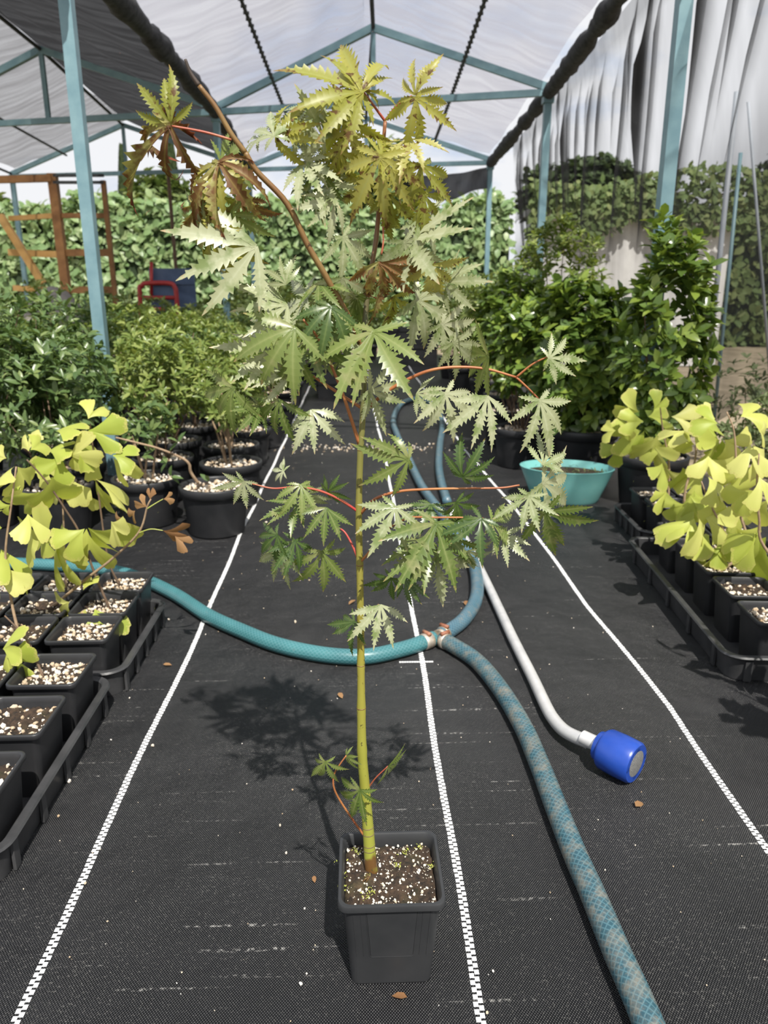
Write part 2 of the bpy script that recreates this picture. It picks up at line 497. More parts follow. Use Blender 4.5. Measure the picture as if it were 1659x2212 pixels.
M['rope'] = solid('dark_rope', (0.03, 0.035, 0.04), (0.08, 0.085, 0.09), 60, 0.9)
M['white'] = solid('white_sheet', (0.60, 0.60, 0.60), (0.78, 0.78, 0.78), 3, 0.8)
M['sack'] = solid('grey_sack', (0.22, 0.20, 0.18), (0.32, 0.29, 0.27), 4, 0.9)
M['red'] = solid('red_tube', (0.42, 0.03, 0.03), (0.5, 0.05, 0.045), 9, 0.4)
M['bluepanel'] = solid('faded_blue_panel', (0.06, 0.10, 0.19), (0.10, 0.15, 0.26), 5, 0.5)
M['greypole'] = solid('grey_pole', (0.26, 0.29, 0.33), (0.36, 0.39, 0.43), 5, 0.5)
M['white_metal'] = solid('white_plaster', (0.70, 0.69, 0.67), (0.82, 0.81, 0.80), 5, 0.8)
M['terracotta'] = solid('terracotta', (0.24, 0.09, 0.045), (0.32, 0.13, 0.07), 8, 0.8)
M['petal'] = solid('white_petal', (0.8, 0.8, 0.78))

# trunk: yellow-green low down, olive towards the top, brown foot and node rings
_m, _nt, _out = newmat('maple_trunk_bark')
_tc2 = N(_nt, 'ShaderNodeTexCoord'); _sp2 = N(_nt, 'ShaderNodeSeparateXYZ'); _nt.links.new(_tc2.outputs['Object'], _sp2.inputs[0])
_c = ramp(_nt, math_(_nt, 'MULTIPLY_ADD', math_(_nt, 'SUBTRACT', noise(_nt, 30, 3), 0.5), 0.15, _sp2.outputs['Z']),
          [(0.118, (0.13, 0.065, 0.02)), (0.134, (0.27, 0.29, 0.045)), (0.45, (0.29, 0.255, 0.045)), (0.62, (0.20, 0.19, 0.045)), (0.80, (0.10, 0.11, 0.05)), (0.93, (0.26, 0.10, 0.04))])
_c = mixc(_nt, ramp(_nt, noise(_nt, 160, 3, 0.6), [(0.66, (0, 0, 0)), (0.72, (1, 1, 1))]), _c, (0.07, 0.06, 0.02))
_b2 = N(_nt, 'ShaderNodeBsdfPrincipled'); _b2.inputs['Roughness'].default_value = 0.42
_nt.links.new(_c, _b2.inputs['Base Color']); _nt.links.new(_b2.outputs[0], _out.inputs[0])
M['trunk'] = _m

# ---------------------------------------------------------------- ground and mat
g = MB(); g.box((0, 40, -0.06), (160, 110, 0.1)); g.build('ground', M['dirt'])
bpy.data.objects['ground']['kind'] = 'structure'
mb = MB()
nx, ny = 60, 150
x0, x1, y0, y1 = -3.2, 1.62, -0.8, 10.2
rn = random.Random(3)
ph = [(rn.uniform(0, 6), rn.uniform(2, 9), rn.uniform(1, 5)) for _ in range(6)]
def mat_z(x, y):
    return 0.0012 * sum(math.sin(a + x * b + y * c) for a, b, c in ph) / 3 - 0.0012
vs, fs = [], []
for j in range(ny + 1):
    for i in range(nx + 1):
        x = x0 + (x1 - x0) * i / nx; y = y0 + (y1 - y0) * j / ny
        vs.append((x, y, mat_z(x, y)))
for j in range(ny):
    for i in range(nx):
        a = j * (nx + 1) + i
        fs.append((a, a + 1, a + nx + 2, a + nx + 1))
mb.add(vs, fs)
floor = mb.build('floor', M['weed'], None, True)
floor['kind'] = 'structure'


def stitch_line(xs, y_from, y_to):
    """white marker yarn woven into the mat: two staggered rows of short stitches"""
    mb = MB()
    w, L = 0.0060, 0.0050
    y, k = y_from, 0
    def xat(y):
        for (ya, xa), (yb, xb) in zip(xs, xs[1:]):
            if ya <= y <= yb: return xa + (xb - xa) * (y - ya) / (yb - ya)
        return xs[-1][1]
    while y < y_to:
        x = xat(y) + 0.002 * math.sin(y * 9) + RND.uniform(-0.0005, 0.0005)
        s = -1 if k % 2 else 1
        cx = x + s * w * 0.5
        z = mat_z(cx, y) + 0.0006
        l2 = L * 0.69
        mb.add([(cx - w * .5, y - l2, z), (cx + w * .5, y - l2, z), (cx + w * .5, y + l2, z), (cx - w * .5, y + l2, z),
                (cx, y - l2 * .7, z + 0.0012), (cx, y + l2 * .7, z + 0.0012)],
               [(0, 1, 4), (1, 2, 5, 4), (2, 3, 5), (3, 0, 4, 5)])
        y += L; k += 1
    o = mb.build('marker_stripe', M['stitch'], floor)
    return o


stitch_line([(-0.5, -0.411), (1.0, -0.411), (1.75, -0.404), (2.6, -0.418), (3.9, -0.415), (9.9, -0.43)], -0.3, 9.9)
stitch_line([(-0.5, 0.140), (0.68, 0.140), (1.1, 0.143), (1.56, 0.145), (3.4, 0.146), (6.3, 0.118), (9.9, 0.13)], -0.3, 9.9)
stitch_line([(-0.5, 0.625), (0.95, 0.626), (1.36, 0.644), (1.88, 0.627), (2.65, 0.631), (4.0, 0.585), (9.9, 0.60)], -0.3, 9.9)
cm = MB()
a_, b_ = gnd(862, 1431), gnd(936, 1430)
for i in range(14):
    p = a_.lerp(b_, (i + .5) / 14)
    cm.box((p.x, p.y, 0.0008), ((b_ - a_).x / 14 * 0.85, 0.004, 0.0022))
cm.build('cross_mark', M['stitch'], floor)

# ---------------------------------------------------------------- shade house
EAVE = [[(1.20, 3.10), (1.375, 5.90), (1.49, 8.95)], [(-1.14, 3.50), (-1.08, 6.60), (-1.22, 9.55)], [(-3.75, 4.0), (-3.95, 7.35), (-4.2, 10.2)]]
ZE, ZR = 2.20, 2.66
frame = empty('shade_house_frame', (0, 6, 0))
tag(frame, 'teal painted steel frame of posts and gable trusses holding the nets', 'frame')
frame.matrix_world.translation = Vector((0, 6, 0))
OFF = Vector((0, -6, 0))
def fpart(name, segs, mat='teal', shp='bar', w=0.045, h=None, seg=8):
    mb = MB()
    for a, b in segs:
        if shp == 'bar': mb.bar(Vector(a) + OFF, Vector(b) + OFF, w, h)
        else: mb.tube([Vector(a) + OFF, Vector(b) + OFF], w / 2, seg)
    o = mb.build(name, M[mat], frame)
    return o
def E3(s, k, z=ZE): return Vector((*EAVE[s][k], z))
def ridge(s, k):  # s 0: middle bay, 1: left bay
    a, b = E3(s, k), E3(s + 1, k)
    r = (a + b) / 2; r.z = ZR + (0.03 if s == 1 else 0)
    return r
for s in range(3):
    for k in range(3):
        x, y = EAVE[s][k]
        o = fpart('post', [((x, y, 0.0), (x, y, ZE + 0.02))], w=0.05)
        plate = MB(); plate.box(Vector((x, y, ZE - 0.06)) + OFF, (0.075, 0.075, 0.08)); plate.build('bracket', M['teal'], o)
for s in range(2):
    for k in range(3):
        a, b, r = E3(s, k), E3(s + 1, k), ridge(s, k)
        fpart('rafter', [(a, r)], w=0.04, h=0.05)
        fpart('rafter', [(b, r)], w=0.04, h=0.05)
        fpart('tie_beam', [(a - Vector((0, 0, 0.03)), b - Vector((0, 0, 0.03)))], w=0.035, h=0.045)
        m_ = (a + b) / 2
        fpart('king_post', [(m_ - Vector((0, 0, 0.03)), r)], w=0.035)
    fpart('ridge_purlin', [(ridge(s, 0), ridge(s, 1)), (ridge(s, 1), ridge(s, 2))], 'rope', 'tube', 0.03)
for s in range(3):
    fpart('eave_purlin', [(E3(s, 0), E3(s, 1)), (E3(s, 1), E3(s, 2))], 'rope', 'tube', 0.03)


def net_panel(name, mat, c00, c10, c11, c01, nu=24, nv=48, sag=0.05, wav=0.006, seed=1, label=''):
    """c00-c10 eave to ridge at the near end, c01-c11 at the far end; slack cloth"""
    rn = random.Random(seed)
    p = [(rn.uniform(0, 6.3), rn.uniform(3, 9), rn.uniform(2, 6)) for _ in range(4)]
    vs, fs = [], []
    for j in range(nv + 1):
        v = j / nv
        a, b = c00.lerp(c01, v), c10.lerp(c11, v)
        for i in range(nu + 1):
            u = i / nu
            q = a.lerp(b, u)
            q = q + Vector((0, 0, -sag * 4 * u * (1 - u) * (0.6 + 0.4 * math.sin(v * 12)) + wav * sum(math.sin(c + d * u * 3 + e * v * 7) for c, d, e in p)))
            vs.append(q)
    for j in range(nv):
        for i in range(nu):
            k = j * (nu + 1) + i
            fs.append((k, k + 1, k + nu + 2, k + nu + 1))
    mb = MB(); mb.add(vs, fs)
    o = mb.build(name, M[mat], None, True)
    tag(o, label, 'shade net', None)
    return o


def ext(a, b, t): return a.lerp(b, t)
up5 = Vector((0, 0, 0.075))
def roof(name_mat, s_e, s_b, seed, label):
    e0, e2 = E3(s_e, 0) + up5, E3(s_e, 2) + up5
    r0, r2 = ridge(s_b, 0) + up5, ridge(s_b, 2) + up5
    n0e, n0r = e0.lerp(e2, 0.13), r0.lerp(r2, 0.13)
    f2e, f2r = e2 + (e2 - e0) * 0.02, r2 + (r2 - r0) * 0.02
    return net_panel('roof_net', name_mat, n0e, n0r, f2r, f2e, seed=seed, label=label, sag=0.03)
roof('net_light', 0, 0, 1, 'pale grey roof netting on the right slope above the maple')
roof('net_light', 1, 0, 2, 'pale grey roof netting on the left slope above the maple')
roof('net_dark', 1, 1, 3, 'roof netting with painted-in dimness on the left bay beside the valley')
roof('net_mid', 2, 1, 4, 'grey roof netting on the far slope of the left bay')


def lumpy(name, pts, r, seed, label, cat='net roll'):
    rn = random.Random(seed)
    P = spline(pts, 40)
    rad = [r * (1 + 0.30 * math.sin(i * 0.55 + 2 * math.sin(i * 0.21)) * 0.6 + rn.uniform(-0.18, 0.18)) for i in range(len(P))]
    mb = MB(); mb.tube(P, rad, 10)
    o = mb.build(name, M['net_black'], None, True)
    return tag(o, label, cat)
dz = Vector((0, 0, 0.035))
nearL = E3(1, 0) + (E3(1, 0) - E3(1, 1)) * 0.2
nearR = E3(0, 0) + (E3(0, 0) - E3(0, 1)) * 0.2
lumpy('bunched_net', [nearL - dz, E3(1, 0) - dz, E3(1, 1) - dz, E3(1, 2) - dz], 0.055, 5, 'black bunched netting along the valley left of the maple')
lumpy('bunched_net', [nearR - dz, E3(0, 0) - dz, E3(0, 1) - dz, E3(0, 2) - dz], 0.05, 6, 'black bunched netting along the right eave')


def sag_rope(a, b, sag, label):
    mb = MB()
    pts = [a.lerp(b, i / 20) - Vector((0, 0, sag * 4 * (i / 20) * (1 - i / 20))) for i in range(21)]
    mb.tube(pts, 0.011, 6)
    # clip knots
    for i in range(1, 60):
        q = a.lerp(b, i / 60) - Vector((0, 0, sag * 4 * (i / 60) * (1 - i / 60)))
        mb.box(q, (0.034, 0.010, 0.014))
    o = mb.build('support_rope', M['rope'], None)
    return tag(o, label, 'rope')
for s, lab in ((0, 'dark knotted rope under the right slope of the middle roof'), (1, 'dark knotted rope under the left slope of the middle roof')):
    a = E3(s, 0).lerp(ridge(0, 0), 0.45) - Vector((0, 0, 0.02)); b = E3(s, 2).lerp(ridge(0, 2), 0.45) - Vector((0, 0, 0.02))
    sag_rope(a + (a - b) * 0.05, b, 0.03, lab)
a = E3(1, 0).lerp(ridge(1, 0), 0.55); b = E3(1, 2).lerp(ridge(1, 2), 0.8)
mb = MB(); mb.tube([E3(2, 0).lerp(ridge(1, 0), 0.5) - Vector((0, 0, 0.06)), E3(2, 2).lerp(ridge(1, 2), 0.5) - Vector((0, 0, 0.06))], 0.012, 6)
tag(mb.build('support_rope', M['rope']), 'thin dark rope under the left bay roof', 'rope')

# side netting on the right, gathered into slanting folds below the eave
def side_net():
    rn = random.Random(11)
    nu, nv = 460, 26
    folds = [(rn.uniform(.02, .98), rn.uniform(0.0018, 0.0060), rn.uniform(0.22, 0.60), rn.uniform(0, .12), rn.uniform(.3, .75)) for _ in range(44)]
    SL = 0.20                                   # the folds slant away from the viewer as they fall
    vs, fs, ga = [], [], []
    for j in range(nv + 1):
        v = j / nv
        for i in range(nu + 1):
            u = i / nu
            y = 0.9 + (u * (1 + .0) + SL * min(v, .62) + .012 * math.sin(u * 23 + v * 3)) * 7.1
            y = min(y, 9.0)
            xe = 1.20 + (y - 3.1) * 0.05 + 0.09
            bul = 0.22 * math.sin(min(1, v * 1.2) * math.pi / 2)
            zlow = 0.10 if y > 3.6 else 0.10 + min(.75, (3.6 - y) * 0.45)
            z = ZE - 0.03 - v * (ZE - zlow)
            gsum = 0.0; disp = 0.0
            for c, w, ln, v0, st in folds:
                k = math.exp(-((u - c) / (w * (.55 + 1.3 * v))) ** 2) * min(1, max(0, (ln - v) * 5)) * min(1, max(0, (v - v0) * 14 + .4))
                gsum += k * st; disp += k * 0.04
            if v < 0.04: gsum += 0.3
            gsum += 0.38 * min(1, max(0, (v - 0.36) / 0.12)) + 0.08 * math.sin(u * 31 + math.sin(v * 5)) ** 2
            vs.append((xe + bul - disp, y, z)); ga.append(min(gsum, 0.78))
    for j in range(nv):
        for i in range(nu):
            k = j * (nu + 1) + i
            fs.append((k, k + 1, k + nu + 2, k + nu + 1))
    mb = MB(); mb.add(vs, fs); mb.a['gather'] = ga
    o = mb.build('side_net', M['net_side'], None, True)
    tag(o, 'see-through charcoal side netting with slanting folds hanging from the right eave', 'shade net')
side_net()
mb = MB()
vs, fs = [], []
for i in range(25):
    t = i / 24
    p = Vector((0.55, 9.25, 2.08)).lerp(Vector((1.50, 9.0, 2.14)), t)
    for k, z in enumerate((0.0, -0.10 - 0.06 * math.sin(t * 5), -0.24 + 0.03 * math.sin(t * 9))):
        vs.append((p.x, p.y + 0.03 * math.sin(t * 20 + k), p.z + z - 0.04 * math.sin(t * math.pi)))
for i in range(24):
    for k in range(2): fs.append((i * 3 + k, i * 3 + k + 1, i * 3 + k + 4, i * 3 + k + 3))
mb.add(vs, fs)
tag(mb.build('rolled_net', M['net_dark'], None, True), 'short dark strip of netting hung across the far end, right of centre', 'shade net')


# ---------------------------------------------------------------- foliage tools
LV = [Vector((0, 0, 0)), Vector((0.5, 0, 0.0)), Vector((1, 0, -0.10)), Vector((0.28, 0.19, 0.06)), Vector((0.68, 0.17, 0.04)), Vector((0.28, -0.19, 0.06)), Vector((0.68, -0.17, 0.04))]
LF = [(0, 5, 1), (5, 6, 1), (6, 2, 1), (0, 1, 3), (3, 1, 4), (4, 1, 2)]
def leaf_mesh(name, mat, wid=1.0):
    mb = MB(); mb.add([Vector((v.x, v.y * wid, v.z)) for v in LV], LF)
    return mb.mesh(name, mat, True)
def frame_from(d, n):
    d = d.normalized()
    y = n.cross(d)
    if y.length < 1e-4: y = d.orthogonal()
    y.normalize(); z = d.cross(y)
    return Matrix((d, y, z)).transposed()
def leaf_matrix(p, d, n, s):
    m = frame_from(d, n).to_4x4()
    for i in range(3):
        for j in range(3): m[i][j] *= s
    m.translation = p
    return m
def joined_leaves(name, mats, mat, parent=None, wid=1.0, seed=0):
    rn = np.random.RandomState(seed)
    n = len(mats)
    A = np.array([np.array(m) for m in mats])            # n,4,4
    V = np.array([(v.x, v.y * wid, v.z, 1) for v in LV])
    P = np.einsum('nij,kj->nki', A, V)[:, :, :3].reshape(-1, 3)
    k = len(LV)
    F = (np.array(LF)[None] + (np.arange(n) * k)[:, None, None]).reshape(-1, 3)
    me = bpy.data.meshes.new(name)
    me.vertices.add(len(P)); me.vertices.foreach_set('co', P.ravel())
    me.loops.add(len(F) * 3); me.loops.foreach_set('vertex_index', F.ravel().astype(np.int32))
    me.polygons.add(len(F)); me.polygons.foreach_set('loop_start', (np.arange(len(F)) * 3).astype(np.int32))
    me.update(calc_edges=True)
    at_ = me.attributes.new('tint', 'FLOAT', 'POINT')
    at_.data.foreach_set('value', np.repeat(rn.rand(n), k).astype(np.float32))
    me.materials.append(mat)
    o = link(name, me, parent)
    o['kind'] = 'stuff'
    return o


def crown_leaves(rn, c, rad, shoots, per, size, squash_low=1.0, shell=0.55):
    """shoots with whorls of leaves filling an uneven ellipsoid; returns matrices"""
    out, tips = [], []
    c = Vector(c)
    lob = [(Vector((rn.gauss(0, 1), rn.gauss(0, 1), rn.gauss(0, 0.8))).normalized(), rn.uniform(0.75, 1.2)) for _ in range(9)]
    for _ in range(shoots):
        d = Vector((rn.gauss(0, 1), rn.gauss(0, 1), rn.gauss(0, 1)))
        if d.length < 1e-3: continue
        d.normalize()
        k = max(lob, key=lambda q: q[0].dot(d))[1]
        r = (shell + (1 - shell) * rn.random() ** 0.6) * k
        tip = c + Vector((d.x * rad[0], d.y * rad[1], d.z * rad[2])) * r
        ax = (d + Vector((rn.uniform(-.4, .4), rn.uniform(-.4, .4), 0.9))).normalized()
        tips.append((tip, ax))
        u = ax.orthogonal().normalized(); w = ax.cross(u)
        a0 = rn.uniform(0, 6.3)
        for i in range(per):
            a = a0 + i * 2.4
            el = rn.uniform(0.1, 0.9)
            ld = (u * math.cos(a) + w * math.sin(a)) * math.cos(el) + ax * math.sin(el)
            s = size * rn.uniform(0.7, 1.2)
            out.append(leaf_matrix(tip - ax * size * 0.35 * rn.random() * 2, ld, ax + Vector((rn.uniform(-.3, .3), rn.uniform(-.3, .3), 0)), s))
    return out, tips


def split_leaves(mats, n_obj, lm, jname, mat, parent, origin, wid, seed):
    """the n_obj leaves that show largest become parts of their own, the rest one part"""
    W = Matrix.Translation(origin)
    camp = Vector((0, 0, CAMH))
    order = sorted(range(len(mats)), key=lambda i: ((mats[i].translation + origin) - camp).length / max(1e-4, abs((mats[i].to_3x3() @ Vector((0, 0, 1))).dot(FW))) )
    # keep leaves on the camera's side, spread over the crown
    near = order[:max(n_obj, 0)]
    ns = set(near)
    for i in near: link('leaf', lm, parent, mats[i])
    rest = [mats[i] for i in range(len(mats)) if i not in ns]
    if rest: joined_leaves(jname, rest, mat, parent, wid, seed)


def round_pot_mesh(name, r, h, mat):
    mb = MB()
    mb.lathe([(0.001, 0), (r * 0.78, 0), (r * 0.80, 0.006), (r * 0.93, h * 0.78), (r * 0.94, h * 0.80), (r * 1.0, h * 0.81), (r * 1.02, h * 0.98), (r * 1.0, h), (r * 0.94, h), (r * 0.92, h * 0.97), (r * 0.90, h * 0.80), (r * 0.85, h * 0.5), (0.001, h * 0.5)], 28)
    return mb.mesh(name, mat, True)
def round_soil_mesh(name, r, h, seed=1):
    rn = random.Random(seed)
    mb = MB(); vs, fs = [(0, 0, h)], []
    rings = 6; seg = 20
    for i in range(1, rings + 1):
        for k in range(seg):
            a = 6.2832 * k / seg
            vs.append((r * i / rings * math.cos(a), r * i / rings * math.sin(a), h + rn.uniform(-0.004, 0.004)))
    for k in range(seg): fs.append((0, 1 + k, 1 + (k + 1) % seg))
    for i in range(rings - 1):
        for k in range(seg):
            k2 = (k + 1) % seg
            a = 1 + i * seg
            fs.append((a + k, a + seg + k, a + seg + k2, a + k2))
    mb.add(vs, fs)
    return mb.mesh(name, M['soil'], True)


ICO_V = [(0, 0, 1), (.894, 0, .447), (.276, .851, .447), (-.724, .526, .447), (-.724, -.526, .447), (.276, -.851, .447), (.724, .526, -.447), (-.276, .851, -.447), (-.894, 0, -.447), (-.276, -.851, -.447), (.724, -.526, -.447), (0, 0, -1)]
ICO_F = [(0, 1, 2), (0, 2, 3), (0, 3, 4), (0, 4, 5), (0, 5, 1), (1, 6, 2), (2, 7, 3), (3, 8, 4), (4, 9, 5), (5, 10, 1), (6, 7, 2), (7, 8, 3), (8, 9, 4), (9, 10, 5), (10, 6, 1), (6, 11, 7), (7, 11, 8), (8, 11, 9), (9, 11, 10), (10, 11, 6)]
def grains_mesh(name, pts, mat, seed):
    """irregular perlite / pumice grains as one mesh"""
    rn = random.Random(seed)
    mb = MB(); tint = []
    for (x, y, z, s) in pts:
        q = Quaternion((rn.gauss(0, 1), rn.gauss(0, 1), rn.gauss(0, 1), rn.gauss(0, 1))).normalized().to_matrix()
        sc = Vector((rn.uniform(.7, 1.2), rn.uniform(.6, 1.0), rn.uniform(.6, .9))) * s
        vs = []
        for v in ICO_V:
            w = Vector(v) * rn.uniform(0.8, 1.15)
            vs.append(q @ Vector((w.x * sc.x, w.y * sc.y, w.z * sc.z)) + Vector((x, y, z)))
        mb.add(vs, ICO_F)
        t = rn.random()
        tint.extend([t] * 12)
    mb.a['tint'] = tint
    return mb.mesh(name, mat, False)


RP = round_pot_mesh('round_pot', 0.122, 0.175, M['rpot'])
RS = round_soil_mesh('round_pot_soil', 0.108, 0.158)
_rn = random.Random(4)
def disc_pts(rn, n, r, h, s0, s1):
    o = []
    for _ in range(n):
        a, q = rn.uniform(0, 6.28), r * math.sqrt(rn.random())
        o.append((q * math.cos(a), q * math.sin(a), h + rn.uniform(0, 0.003), rn.uniform(s0, s1)))
    return o
RG = grains_mesh('round_pot_grains', disc_pts(_rn, 130, 0.103, 0.160, 0.004, 0.0105), M['gravel'], 2)
LM_AZ = leaf_mesh('azalea_leaf', M['azalea'], 0.85)
LM_AZD = leaf_mesh('azalea_leaf_deep', M['azalea_d'], 0.9)
LM_CA = leaf_mesh('glossy_leaf', M['camellia'], 1.25)


def potted_shrub(loc, rad, cz, label, group, seed, shoots=110, per=6, size=0.035, mat='azalea', lm=None, n_obj=0, wid=0.85, pot_scale=1.0, stems=5, stem_mat='darkbark', bare=False, stem_r=0.005):
    rn = random.Random(seed)
    t = empty('potted_shrub', (loc[0], loc[1], 0))
    tag(t, label, 'shrub', group)
    S = Matrix.Scale(pot_scale, 4)
    rz = Matrix.Rotation(rn.uniform(0, 6.28), 4, 'Z')
    p = link('pot', RP, t, S @ rz)
    link('soil', RS, t, S @ rz); gr = link('pumice_grains', RG, t, S @ rz); gr['kind'] = 'stuff'
    top = 0.158 * pot_scale
    org = Vector((loc[0], loc[1], 0))
    if bare: return t
    mats, tips = crown_leaves(rn, (0, 0, cz), rad, int(shoots * 1.6), per, size * 1.2, shell=0.66)
    mats = [m for m in mats if m.translation.z > top + 0.02]
    # stems rise from the soil into the crown
    for i in range(stems):
        tip = tips[rn.randrange(len(tips))][0]
        b = Vector((rn.uniform(-.02, .02), rn.uniform(-.02, .02), top - 0.01))
        mid = b.lerp(tip, 0.5) + Vector((0, 0, 0.06 * rn.random()))
        if tip.z < top + 0.08: continue
        mb = MB(); P = spline([b, mid, tip], 5)
        mb.tube(P, lerp_list(stem_r, stem_r * 0.35, len(P)), 6)
        mb.build('stem', M[stem_mat], t, True)
    split_leaves(mats, n_obj, lm, 'foliage', M[mat], t, org, wid, seed)
    return t


# ---------------------------------------------------------------- potted maple (the subject)
def square_pot_mesh(name, W, H, mat):
    h = W / 2
    r = 0.013
    prof = [(h * 0.765, 0.0), (h * 0.775, 0.004), (h * 0.90, H * 0.90), (h * 0.905, H * 0.915), (h * 0.985, H * 0.925), (h * 1.0, H * 0.935), (h * 1.0, H * 0.985), (h * 0.985, H), (h * 0.935, H), (h * 0.915, H * 0.985), (h * 0.885, H * 0.92), (h * 0.84, H * 0.6)]
    mb = MB()
    mb.loft([rrect(a, a, r * (0.7 + 0.3 * z / H), z, 5) for a, z in prof], True, True)
    # centred tab notch in the foot shows as a low arch: a shallow foot plate either side
    return mb.mesh(name, mat, True)


def pot_details(parent, W, H, mat, line_mat):
    """raised vertical ribs and the framed side panel moulded on each wall"""
    h = W / 2
    def wall(x, z, dy=0.0):     # point on the front wall at height z
        y = -(h * (0.775 + (0.90 - 0.775) * (z / (H * 0.9)))) - dy
        return Vector((x, y, z))
    for q in range(4):
        rot = Matrix.Rotation(q * math.pi / 2, 3, 'Z')
        for k, (xs, zs) in enumerate([([-.36, -.345], (0.36, 0.90)), ([-.29, -.275], (0.36, 0.90)), ([.36, .345], (0.36, 0.90)), ([.29, .275], (0.36, 0.90))]):
            mb = MB()
            mb.tube([rot @ wall(xs[1] * W * 0.95, zs[0] * H), rot @ wall(xs[0] * W, zs[1] * H)], 0.0006, 6)
            mb.build('rib', mat, parent)
        mb = MB()
        pts = [wall(-.24 * W, .90 * H), wall(-.205 * W, .36 * H), wall(-.19 * W, .345 * H), wall(.19 * W, .345 * H), wall(.205 * W, .36 * H), wall(.24 * W, .90 * H)]
        mb.tube([rot @ p for p in pts], 0.0007, 6)
        mb.build('panel_outline', mat, parent)
        mb = MB()
        a = [wall(-.232 * W, .895 * H, .0008), wall(-.195 * W, .355 * H, .0008), wall(.195 * W, .355 * H, .0008), wall(.232 * W, .895 * H, .0008)]
        bk = [p + Vector((0, .0015, 0)) for p in a]
        mb.add([rot @ p for p in a + bk], [(0, 1, 2, 3), (7, 6, 5, 4), (0, 4, 5, 1), (1, 5, 6, 2), (2, 6, 7, 3), (3, 7, 4, 0)])
        mb.build('side_panel', mat, parent)


def square_soil_mesh(name, hw, z, seed, lump=0.004):
    rn = random.Random(seed)
    n = 18
    mb = MB(); vs, fs = [], []
    for j in range(n + 1):
        for i in range(n + 1):
            x, y = hw * (2 * i / n - 1), hw * (2 * j / n - 1)
            cr = hw - 0.011                      # rounded corners follow the pot wall
            if abs(x) > cr and abs(y) > cr:
                dx, dy = abs(x) - cr, abs(y) - cr
                k = min(1.0, 0.0105 / math.hypot(dx, dy))
                x, y = math.copysign(cr + dx * k, x), math.copysign(cr + dy * k, y)
            vs.append((x, y, z + rn.uniform(-lump, lump) - 0.004 * (1 if i in (0, n) or j in (0, n) else 0)))
    for j in range(n):
        for i in range(n):
            a = j * (n + 1) + i
            fs.append((a, a + 1, a + n + 2, a + n + 1))
    mb.add(vs, fs)
    return mb.mesh(name, M['soil'], True)
def square_pts(rn, n, hw, z, s0, s1, p=1.6):
    return [(rn.uniform(-hw, hw), rn.uniform(-hw, hw), z + rn.uniform(-0.001, 0.003), s0 + (s1 - s0) * rn.random() ** p) for _ in range(n)]


POTX, POTY, POTW, POTH = 0.036, 0.787, 0.130, 0.132
SQ = square_pot_mesh('square_pot', POTW, POTH, M['pot'])
maple = empty('potted_maple', (POTX, POTY, 0))
tag(maple, 'tall potted maple sapling with jagged leaves in a square grey pot, in front', 'potted tree')
MO = Vector((POTX, POTY, 0))
pot = link('pot', SQ, maple); shade_auto(pot, 35)
pot_details(pot, POTW, POTH, M['pot'], M['pot'])
mb = MB()
for s in (-1, 1): pass
soil = link('soil', square_soil_mesh('maple_soil', POTW * 0.434, 0.117, 5), maple)
gr = link('perlite_grains', grains_mesh('maple_perlite', square_pts(random.Random(8), 560, POTW * 0.418, 0.1165, 0.0006, 0.0026, 2.4), M['perlite'], 3), maple)
gr['kind'] = 'stuff'
# moss sprigs and a dead leaf on the soil come with the leaves below

TY = 0.805
def mp(px, py, Y=TY): return at(px, py, Y) - MO
tr_px = [(803, 1885, .800), (800, 1860, .801), (796, 1800, .803), (788, 1700, .806), (782, 1620, .807), (780, 1480, .807), (779, 1350, .806), (777, 1220, .805), (775, 1110, .805), (778, 990, .805), (784, 890, .806), (787, 780, .807), (789, 690, .808), (797, 610, .808), (812, 520, .808), (820, 430, .807), (826, 340, .806), (832, 262, .806)]
trunk_pts = spline([mp(*q) for q in tr_px], 6)
nT = len(trunk_pts)
TPROF = [(.10, .0086), (.135, .0078), (.2, .0070), (.27, .0062), (.39, .0046), (.55, .0039), (.70, .0034), (.85, .0026), (1.0, .0017)]
rad = [float(np.interp(p.z, [q[0] for q in TPROF], [q[1] for q in TPROF])) for p in trunk_pts]
for zc in (0.285, 0.345, 0.40, 0.455, 0.53, 0.60, 0.665, 0.73, 0.80, 0.88):
    for i, p in enumerate(trunk_pts):
        if abs(p.z - zc) < 0.005: rad[i] *= 1.10
mb = MB(); mb.tube(trunk_pts, rad, 12)
trunk = mb.build('trunk', M['trunk'], maple, True)
for zc in (0.145, 0.155, 0.165, 0.178, 0.345, 0.40, 0.53, 0.665):
    i = min(range(nT), key=lambda k: abs(trunk_pts[k].z - zc))
    d = (trunk_pts[min(i + 1, nT - 1)] - trunk_pts[i - 1]).normalized()
    mb = MB(); mb.tube([trunk_pts[i] - d * 0.0006, trunk_pts[i], trunk_pts[i] + d * 0.0006], [rad[i] * 1.0, rad[i] * 1.04, rad[i] * 1.0], 12)
    mb.build('node_ring', M['darkbark'] if zc < 0.19 else M['brownbranch'], trunk, True)

